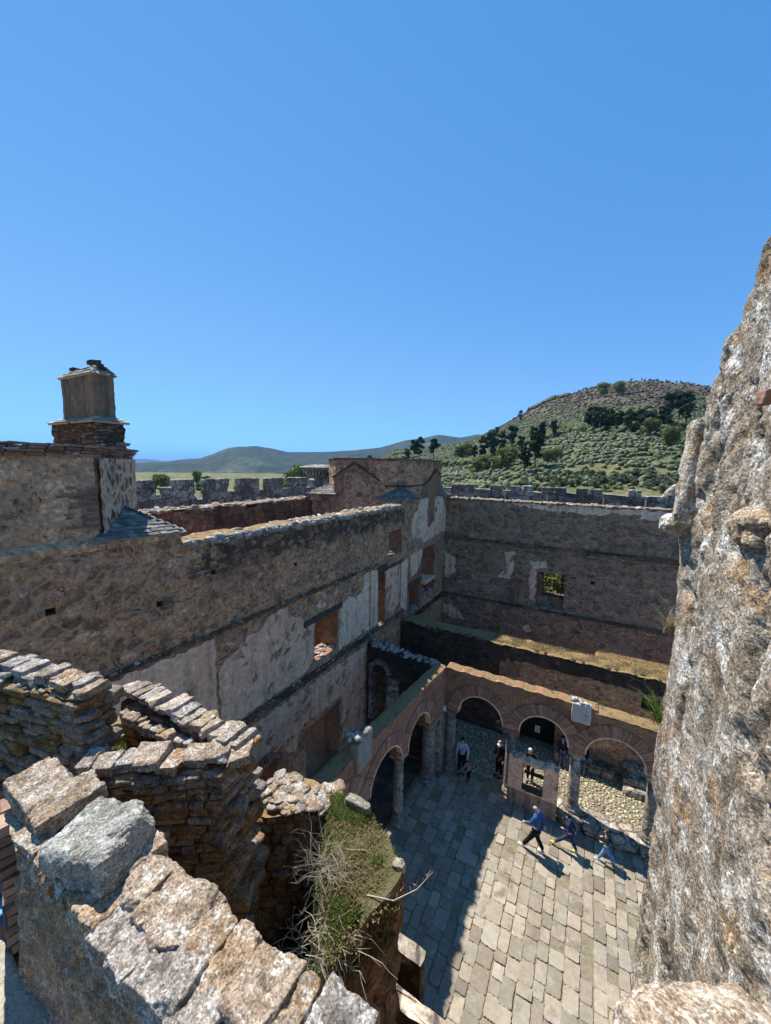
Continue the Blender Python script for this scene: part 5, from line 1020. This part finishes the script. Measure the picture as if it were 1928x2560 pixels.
def terr(a, r):
    a = np.asarray(a, float); r = np.asarray(r, float); x = -np.sin(np.radians(-a))*r; y = np.cos(np.radians(a))*r; P_ = np.stack([x, y, np.zeros_like(x)], -1).reshape(-1, 3)
    n = fbm(P_, 1/70., 5, 3).reshape(x.shape); n2 = fbm(P_, 1/14., 4, 5).reshape(x.shape)
    g = -14-2*np.clip((r-60)/300, 0, 1)-74*np.clip((r-600)/5000, 0, 1); h = near_h(a, r); k = np.clip((h-g)/18, 0, 1)
    out = np.maximum(g, h)+n*6*k*np.clip(1-np.abs(r-RN)/RN*1.2+.35, .25, 1)*np.clip(r/300, 0, 1)+n2*1.2*np.clip((r-50)/100, 0, 1)*np.clip(r/300, .3, 1)
    return np.where(r < 46, -16-.0*r, out) if r.ndim == 0 else out
def grid_polar(name, azs, rs, zf, mat, **k):
    A, Rr = np.meshgrid(azs, rs, indexing='ij'); Z = zf(A, Rr); X = np.sin(np.radians(A))*Rr; Y = np.cos(np.radians(A))*Rr; V = np.stack([X.ravel(), Y.ravel(), Z.ravel()], 1); n = len(rs)
    i, j = np.meshgrid(np.arange(len(azs)-1), np.arange(n-1), indexing='ij'); i = i.ravel(); j = j.ravel(); F = np.stack([i*n+j, i*n+j+1, (i+1)*n+j+1, (i+1)*n+j], 1); return tag(mesh(name, V, F, mat, None, True), kind='structure')
def hillmat(name):
    t = NT(name); sp = t.n('ShaderNodeSeparateXYZ'); t.set(sp.inputs[0], t.pos)
    n = t.noise(.012, 6, rough=.6); n2 = t.noise(.09, 6, rough=.7); n3 = t.noise(.5, 5, rough=.7)
    col = t.ramp(n2, [(.33, (.07, .09, .032)), (.46, (.12, .135, .05)), (.55, (.17, .165, .07)), (.68, (.25, .21, .12))])
    # terraces: level strips of bare earth and dry-stone walls
    w = t.n('ShaderNodeTexWave'); w.bands_direction = 'Z'; t.set(w.inputs['Vector'], t.pos); w.inputs['Scale'].default_value = .07; w.inputs['Distortion'].default_value = 5; w.inputs['Detail'].default_value = 3; w.inputs['Detail Scale'].default_value = .6
    col = t.mix(t.math('MULTIPLY', t.ramp(w.outputs['Fac'], [(.62, 0.), (.8, .45)]), t.ramp(sp.outputs[2], [(.0, 1.), (1., 1.)])), col, (.15, .14, .075))
    # burnt summit, higher than about 55 m
    hz = t.math('ADD', t.math('MULTIPLY', sp.outputs[2], .01), t.math('MULTIPLY', t.math('SUBTRACT', n, .5), 1.0)); hz = t.math('ADD', hz, t.math('MULTIPLY', sp.outputs[0], .0016))
    burn = t.ramp(hz, [(.36, 0.), (.50, 1.)]); bc = t.ramp(n3, [(.3, (.065, .05, .03)), (.5, (.12, .09, .055)), (.68, (.17, .135, .09))]); bc = t.mix(t.ramp(n2, [(.45, 0.), (.6, .6)]), bc, (.09, .10, .04)); col = t.mix(burn, col, bc)
    col = t.hsv(col, t.math('MULTIPLY_ADD', n3, 1.1, .45)); return t.done(col, t.math('ADD', n3, n2), 1., 1.5)
M['hill'] = hillmat('hillside_scrub')
def farmat(name, a, b, c, s1, s2, field=None):
    t = NT(name); n = t.noise(s1, 6, rough=.65); n2 = t.noise(s2, 5, rough=.7); col = t.ramp(n, [(.38, a), (.55, b), (.66, c)]); col = t.hsv(col, t.ramp(n2, [(.3, .35), (.5, 1.), (.7, 2.)]))
    if field:
        sp = t.n('ShaderNodeSeparateXYZ'); t.set(sp.inputs[0], t.pos); lo = t.ramp(t.math('MULTIPLY_ADD', sp.outputs[2], .008, .6), [(.05, 1.), (.35, 0.)]); f_ = t.ramp(t.noise(s1*2.2, 5, rough=.6), [(.5, 0.), (.56, 1.)]); col = t.mix(t.math('MULTIPLY', f_, t.math('MULTIPLY', lo, .9)), col, field)
    return t.done(col, n2, 1., 6)
M['ridge'] = farmat('wooded_ridge', (.012, .025, .012), (.022, .038, .018), (.065, .08, .04), .0022, .02, (.19, .22, .085)); M['far'] = farmat('far_mountain', (.03, .05, .03), (.05, .07, .04), (.08, .09, .06), .0005, .004)
M['plain'] = farmat('valley_floor', (.045, .07, .025), (.10, .13, .045), (.17, .18, .08), .004, .05)
rs = np.concatenate([np.linspace(44, 300, 60)[:-1], np.geomspace(300, 1400, 90)])
grid_polar('hillside', np.arange(-75, 60.1, .33), rs, terr, M['hill'])
grid_polar('valley_ground', np.arange(-180, 180.1, 2), np.array([40, 100, 400, 1200, 3000, 8000, 20000]), lambda a, r: -18-82*np.clip((r-600)/5000, 0, 1)+0*a, M['plain'])
def ridge(Rm, azt, elt, base, w, amp, s):
    def f(a, r):
        top = np.interp(a, azt, elt)*Rm; t = np.clip(1-np.abs(r-Rm)/w, 0, 1); t = t*t*(3-2*t); x = np.sin(np.radians(a))*r; y = np.cos(np.radians(a))*r; P_ = np.stack([x, y, 0*x], -1).reshape(-1, 3)
        n = fbm(P_, s, 5, 8).reshape(x.shape); return base+(np.maximum(top, base)-base)*t+n*amp*np.minimum(t*(1.12-t)*4, 1)*(t > 0)
    return f
grid_polar('wooded_ridge', np.arange(-112, 40, .3), np.linspace(1700, 5200, 90), ridge(3600., az_mid, el_mid, -101, 1850, 45, 1/500.), M['ridge'])
grid_polar('far_mountains', np.arange(-130, 30, .6), np.linspace(11000, 17000, 14), ridge(14000., az_far, el_far, -120, 3000, 40, 1/2500.), M['far'])

# ---- vegetation
M['leaf_mix'] = foliage('mixed_wood_foliage', [(.10, .125, .04), (.14, .155, .05), (.07, .095, .03), (.12, .115, .06)])
M['dead_scrub'] = foliage('burnt_scrub', [(.06, .045, .038), (.10, .075, .06), (.05, .06, .03), (.13, .10, .085)], tr=0)
def clump_quads(C, Rr, n, q, flat=1.):
    """leaf cards spread through ellipsoid clumps"""
    V = []
    for c, r in zip(C, Rr):
        d = rng.normal(size=(n, 3)); d /= np.linalg.norm(d, axis=1)[:, None]; p = c+d*(r*rng.uniform(.55, 1.02, n)**1)[:, None]*np.array([1, 1, flat]); a = rng.normal(size=(n, 3)); a /= np.linalg.norm(a, axis=1)[:, None]; b = np.cross(a, d+.3*rng.normal(size=(n, 3))); b /= np.linalg.norm(b, axis=1)[:, None]+1e-9
        s = q*rng.uniform(.6, 1.3, n)[:, None]; V.append(np.stack([p-a*s, p-b*s*.7, p+a*s, p+b*s*.7], 1))
    V = np.concatenate(V).reshape(-1, 3); F = np.arange(len(V)).reshape(-1, 4); return V, F
def tree_proto(kind, lf, crown, trunk_h, ncl, n, q, flat, th, spread=1.):
    root = bpy.data.objects.new(kind, None); COL.objects.link(root); C = []; Rr = []
    for _ in range(ncl):
        a = random.uniform(0, 6.28); z = random.uniform(0, 1); rr = crown[0]*random.uniform(.15, .8)*math.sqrt(max(0.08, 1-abs(2*z-.8)**2*.6))*spread; C.append((rr*math.cos(a), rr*math.sin(a), trunk_h+crown[1]*z)); Rr.append(crown[0]*random.uniform(.28, .5))
    V, F = clump_quads(np.array(C), np.array(Rr), n, q, flat); c = mesh('crown', V, F, M[lf], None); c.parent = root
    mb = MB(); mb.tube([(0, 0, -.8), (.05, 0, trunk_h*.6), (.0, .1, trunk_h+crown[1]*.5)], [th, th*.75, th*.3], 7)
    for k in range(min(6, ncl)): mb.tube([(0, 0, trunk_h*random.uniform(.6, 1)), Vector(C[k])*.6+Vector((0, 0, trunk_h*.35)), C[k]], [th*.4, th*.3, th*.12], 5)
    t = mb.build('trunk', M['bark'], None); t.parent = root; return root
protos = {}
for k, a in dict(pine_tree=[('leaf_pine', (3.0, 5.5), 4.0, 16, 80, .42, .7, .28), ('leaf_pine', (2.6, 7.0), 3.0, 18, 75, .4, .6, .25)],
                 olive_tree=[('leaf_olive', (2.2, 2.0), 1.2, 9, 70, .28, .8, .2), ('leaf_olive', (2.6, 1.8), 1.1, 10, 70, .28, .8, .22)],
                 leafy_tree=[('leaf_green', (3.0, 4.0), 1.6, 22, 110, .27, .9, .22), ('leaf_green', (3.2, 3.4), 1.2, 22, 110, .27, .9, .22)],
                 pale_tree=[('leaf_pale', (3.0, 3.2), 1.4, 22, 110, .26, .9, .2)], dark_shrub=[('leaf_bush', (2.0, 1.6), .4, 9, 80, .26, .9, .12)]).items():
    protos[k] = [tree_proto(k, *q) for q in a]
used = set()
def plant(kind, u_az, r, s, label, catn, group=None, dz=0.):
    pr = random.choice(protos[kind]); z = float(terr(np.array([u_az]), np.array([r]))[0]); loc = (math.sin(R(u_az))*r, math.cos(R(u_az))*r, z-.3+dz)
    if pr.name in used:
        o = pr.copy(); COL.objects.link(o)
        for chd in pr.children: c2 = chd.copy(); COL.objects.link(c2); c2.parent = o
    else: o = pr; used.add(pr.name)
    o.location = loc; o.rotation_euler = (0, 0, random.uniform(0, 6.28)); o.scale = (s, s, s*random.uniform(.9, 1.15)); tag(o, label, catn, group); return o
def az(u): return math.degrees(math.atan((u-964)/942.))-29.1
# distinct trees near the walls and on the spur
for u, r, s, lab in [(925, 330, 1.5, 'leftmost of the dark pines on the spur, above the corner tower'), (905, 325, 1.2, 'low dark pine on the left foot of the spur'), (1035, 330, 1.9, 'tall dark pine on the crest of the spur left of the hill'), (1048, 335, 2.0, 'second tall pine on the spur crest, touching its neighbour'), (1083, 340, 1.9, 'rounded dark pine standing alone at the right of the spur crest'),
                     (1018, 320, 1.3, 'dark pine on the spur slope above the tower roof'), (1237, 480, 1.3, 'small dark pine on the hill ridge, left of centre skyline'), (1293, 520, 1.5, 'single umbrella-shaped pine on the hill skyline')]:
    plant('pine_tree', az(u), r, s, lab, 'tree', 'dark pines')
for u, r, s, z0, lab in [(1205, 250, 1.5, 0, 'broad dark pine in the left grove at the hill foot'), (1225, 240, 1.7, 0, 'tallest dark pine in the grove at the hill foot'), (1250, 245, 1.7, 0, 'dark pine at the middle of the hill-foot grove'), (1275, 250, 1.5, 0, 'dark pine at the right side of the hill-foot grove'), (1297, 235, 1.0, 0, 'slim dark conifer just right of the hill-foot grove'),
                         (1465, 260, 1.3, 0, 'lone round dark tree in the middle of the olive terraces'), (1478, 262, 1.2, 0, 'lower dark tree beside the lone round one on the terraces'), (1655, 280, 1.8, 0, 'left tree of the dark clump beside the rock wall'), (1680, 285, 2.0, 0, 'middle tree of the dark clump beside the rock wall'), (1700, 275, 1.8, 0, 'right tree of the dark clump beside the rock wall'),
                         (1310, 150, 1.1, 0, 'dark leafy conifer behind the battlements, left of the pale tree'), (1335, 155, 1.3, 0, 'dark conifer standing over the battlements near their middle')]:
    plant('pine_tree', az(u), r, s, lab, 'tree', 'dark pines')
for u, r, s, k, lab in [(826, 75, .75, 'leafy_tree', 'smaller yellow-green tree left of the turret roof, behind the merlons'), (731, 78, .85, 'leafy_tree', 'round yellow-green tree behind the merlons, touching the turret'), (716, 70, .6, 'leafy_tree', 'yellow-green tree peeping over the merlons near the turret'), (688, 76, .62, 'leafy_tree', 'yellow-green tree rising over the fourth merlon gap'), (745, 80, .95, 'leafy_tree', 'largest spring-green tree beside the small turret'),
                        (418, 95, .62, 'leafy_tree', 'yellow-green bushy tree in the gap by the leftmost merlons'), (395, 98, .5, 'leafy_tree', 'low yellow-green tree at the left end of the battlements'), (495, 110, .55, 'leafy_tree', 'yellow-green tree beside the dark round bush'), (620, 100, .45, 'leafy_tree', 'low yellow-green tree between the third and fourth merlons'),
                        (1190, 120, 1.0, 'pale_tree', 'pale spring tree behind the battlements at their left end'), (1215, 118, .95, 'pale_tree', 'second pale spring tree from the corner tower'), (1265, 110, 1.05, 'pale_tree', 'broad pale green tree behind the two-block merlon'), (1240, 112, .8, 'pale_tree', 'lower pale tree squeezed between two broad pale ones'), (1365, 105, .7, 'pale_tree', 'small bright pale tree over the middle merlons'),
                        (1385, 108, .6, 'pale_tree', 'bright shrubby tree just right of the small pale one'), (1610, 140, .9, 'pale_tree', 'pale green tree above the stepped merlon'), (1665, 120, .9, 'pale_tree', 'pale tree next to the rock wall behind the tall merlon'), (1150, 200, 1.2, 'leafy_tree', 'spring-green tree left of the dark grove'), (1170, 210, 1.3, 'leafy_tree', 'spring-green tree touching the dark grove on its left'),
                        (1530, 300, 1.5, 'pale_tree', 'pale green tree at the lower edge of the wood'), (1490, 330, 1.7, 'pale_tree', 'pale yellow-green tree at the left end of the upper wood')]:
    plant(k, az(u), r*(2.6 if u < 900 else 1.6), s*(2.5 if u < 900 else 1.7), lab, 'tree', 'light green trees')
plant('dark_shrub', az(521), 230, 3.0, 'dark round bush rising in a battlement gap at the left', 'bush')
sh = plant('leafy_tree', -4.2, 45.5, .9, 'leafy tree seen through the barred window', 'tree'); sh.location = (-2.0, 27.8, -10.5); sh.scale = (.65, .45, .75)
# woods and olive terraces: the nearest as single trees, the rest as a mass
cand = []
for _ in range(48000):
    a = random.uniform(-31, 13); r = random.uniform(115, 640)**1.0; r = 115+525*random.random()**.75; e = np.interp(a, az_near, el_near)
    if e < .03: continue
    cand.append((a, r))
cand = np.array(cand); zc = terr(cand[:, 0], cand[:, 1]); X = np.sin(np.radians(cand[:, 0]))*cand[:, 1]; Y = np.cos(np.radians(cand[:, 0]))*cand[:, 1]
P_ = np.stack([X, Y, 0*X], 1); nz = fbm(P_, 1/90., 4, 12); rows_ = np.abs(((zc+2*vnoise(P_, 1/40., 4))/4.2) % 1-.5)
wood = (X > 10) & (cand[:, 1] > 230) & (nz+.0022*(X-30) > .20) & (zc < 75+X*.5) | (nz > .42); high = zc+60*nz+X*.16 > 52
olive = ~wood & ~high & ((rows_+.10*vnoise(P_, 1/9., 31) < .30) | (rng.uniform(0, 1, len(X)) < .22))
def lowpoly(idx, size, mat, name, label, catn, zs=.75, sub=1, keepn=None):
    n = len(idx); V0, F0 = ICO[sub]; k = len(V0); V = V0[None]*(1+.32*rng.normal(size=(n, k, 1))); s = rng.uniform(.6, 1.25, n)*size; V = V*s[:, None, None]*np.array([1, 1, zs]); V += np.stack([X[idx], Y[idx], zc[idx]+s*zs*.6], 1)[:, None]
    F = (F0[None]+(np.arange(n)*k)[:, None, None]).reshape(-1, 3); return tag(mesh(name, V.reshape(-1, 3), F, M[mat]), label, catn, kind='stuff')
io = np.where(olive)[0]; io = io[np.argsort(cand[io, 1])]; iw = np.where(wood)[0]; iw = iw[np.argsort(cand[iw, 1])]; ih = np.where(high & ~wood)[0]
sel = io[::3][:190]
for i in sel: plant('olive_tree', float(cand[i, 0]), float(cand[i, 1]), random.uniform(.45, .7), 'grey-green olive tree in the terraced rows on the hillside', 'tree', 'olive trees on the hillside terraces')
rest = np.setdiff1d(io, sel); lowpoly(rest[:15000], 1.05, 'leaf_olive', 'olive_groves', 'distant rows of grey-green olive trees covering the hill', 'trees')
sw = iw[::4][:100]
for i in sw: plant('dark_shrub' if random.random() < .5 else 'pine_tree', float(cand[i, 0]), float(cand[i, 1]), random.uniform(.7, 1.15), 'dark tree in the mixed wood on the right slope of the hill', 'tree', 'trees of the hillside wood')
rest = np.setdiff1d(iw, sw); h1 = rest[::2]; h2 = rest[1::2]
lowpoly(h1[:5000], 2.3, 'leaf_bush', 'dense_wood', 'dark dense wood on the right slope', 'wood', 1.0); lowpoly(h2[:2600], 2.1, 'leaf_mix', 'spring_wood', 'spring-green trees mixed in the wood', 'wood', 1.0)
lowpoly(ih[:1300], 1.4, 'dead_scrub', 'summit_scrub', 'thin dark scrub on the burnt summit', 'scrub', .8)
M['rockgrey'] = islandmat('summit_boulders', [(.16, .13, .095), (.21, .175, .13), (.11, .09, .065)], lich=.0, nsc=1)
q = ih[1300:1650]; tag(mesh('summit_rocks', *stones(np.stack([X[q], Y[q], zc[q]+.3], 1), rng.uniform(.5, 1.6, (len(q), 3)), 1, .5), M['rockgrey']), 'scattered rocks on the burnt summit', 'rocks', kind='stuff')

# ================================================================== AIR, LIGHT, CAMERA
mb = MB(); mb.box(-19000, 19000, -19000, 19000, -150, 420); hz = mb.build('haze', []); tag(hz, kind='stuff')
hm = bpy.data.materials.new('haze_air'); hm.use_nodes = True; nt = hm.node_tree; nt.nodes.remove(nt.nodes['Principled BSDF']); pv = nt.nodes.new('ShaderNodeVolumePrincipled')
pv.inputs['Color'].default_value = (.25, .50, 1., 1); pv.inputs['Density'].default_value = HAZE = 5.5e-5; pv.inputs['Anisotropy'].default_value = .0; nt.links.new(pv.outputs[0], nt.nodes['Material Output'].inputs['Volume']); hz.data.materials.append(hm)

sd = Vector((-.59, .19, 1.)).normalized(); el_ = math.asin(sd.z)
wd = bpy.data.worlds.new('World'); sc.world = wd; wd.use_nodes = True; nt = wd.node_tree; bg = nt.nodes['Background']; sk = nt.nodes.new('ShaderNodeTexSky'); sk.sky_type = 'NISHITA'; sk.sun_disc = False
sk.sun_elevation = el_; sk.sun_rotation = math.atan2(sd.x, sd.y); sk.air_density = 1.; sk.dust_density = .0; sk.ozone_density = 1.6; sk.altitude = 700
bw = nt.nodes.new('ShaderNodeRGBToBW'); nt.links.new(sk.outputs[0], bw.inputs[0])
pw = nt.nodes.new('ShaderNodeMath'); pw.operation = 'POWER'; nt.links.new(bw.outputs[0], pw.inputs[0]); pw.inputs[1].default_value = .58
sp_ = nt.nodes.new('ShaderNodeMath'); sp_.operation = 'MULTIPLY'; nt.links.new(pw.outputs[0], sp_.inputs[0]); sp_.inputs[1].default_value = 1.12
mr = nt.nodes.new('ShaderNodeMapRange'); nt.links.new(bw.outputs[0], mr.inputs[0]); mr.inputs[1].default_value = 1.4; mr.inputs[2].default_value = 3.8
cx = nt.nodes.new('ShaderNodeMix'); cx.data_type = 'RGBA'; nt.links.new(mr.outputs[0], cx.inputs[0]); cx.inputs[6].default_value = (.27, 1.04, 2.5, 1); cx.inputs[7].default_value = (.44, 1.06, 2.05, 1)
vm = nt.nodes.new('ShaderNodeVectorMath'); vm.operation = 'SCALE'; nt.links.new(cx.outputs[2], vm.inputs[0]); nt.links.new(sp_.outputs[0], vm.inputs[3]); nt.links.new(vm.outputs[0], bg.inputs[0])
bg.inputs[1].default_value = .098
sl = bpy.data.lights.new('sun', 'SUN'); sl.energy = 4.; sl.angle = R(.5); sl.color = (1, .955, .88); so = bpy.data.objects.new('sun', sl); COL.objects.link(so); so.rotation_euler = sd.to_track_quat('Z', 'Y').to_euler()
cm = bpy.data.cameras.new('camera'); co = bpy.data.objects.new('camera', cm); COL.objects.link(co); sc.camera = co
# columns: camera right, down, forward in world axes
CR = [[0.874066, 0.072414, -0.480379], [0.48545, -0.092291, 0.86938], [0.018621, -0.993095, -0.115822]]
right = Vector([CR[i][0] for i in range(3)]); down = Vector([CR[i][1] for i in range(3)]); fwd = Vector([CR[i][2] for i in range(3)])
co.matrix_world = Matrix((( right.x, -down.x, -fwd.x, 0), (right.y, -down.y, -fwd.y, 0), (right.z, -down.z, -fwd.z, 0), (0, 0, 0, 1)))
cm.sensor_fit = 'VERTICAL'; cm.sensor_height = 36; cm.lens = 942.0/2560*36; cm.clip_start = .05; cm.clip_end = 40000
sc.view_settings.view_transform = 'Standard'; sc.view_settings.look = 'None'; sc.view_settings.exposure = 1.0; sc.view_settings.gamma = 1
sc.cycles.max_bounces = 6; sc.cycles.volume_bounces = 0; sc.cycles.use_denoising = True; sc.cycles.use_adaptive_sampling = True; sc.cycles.adaptive_threshold = .02
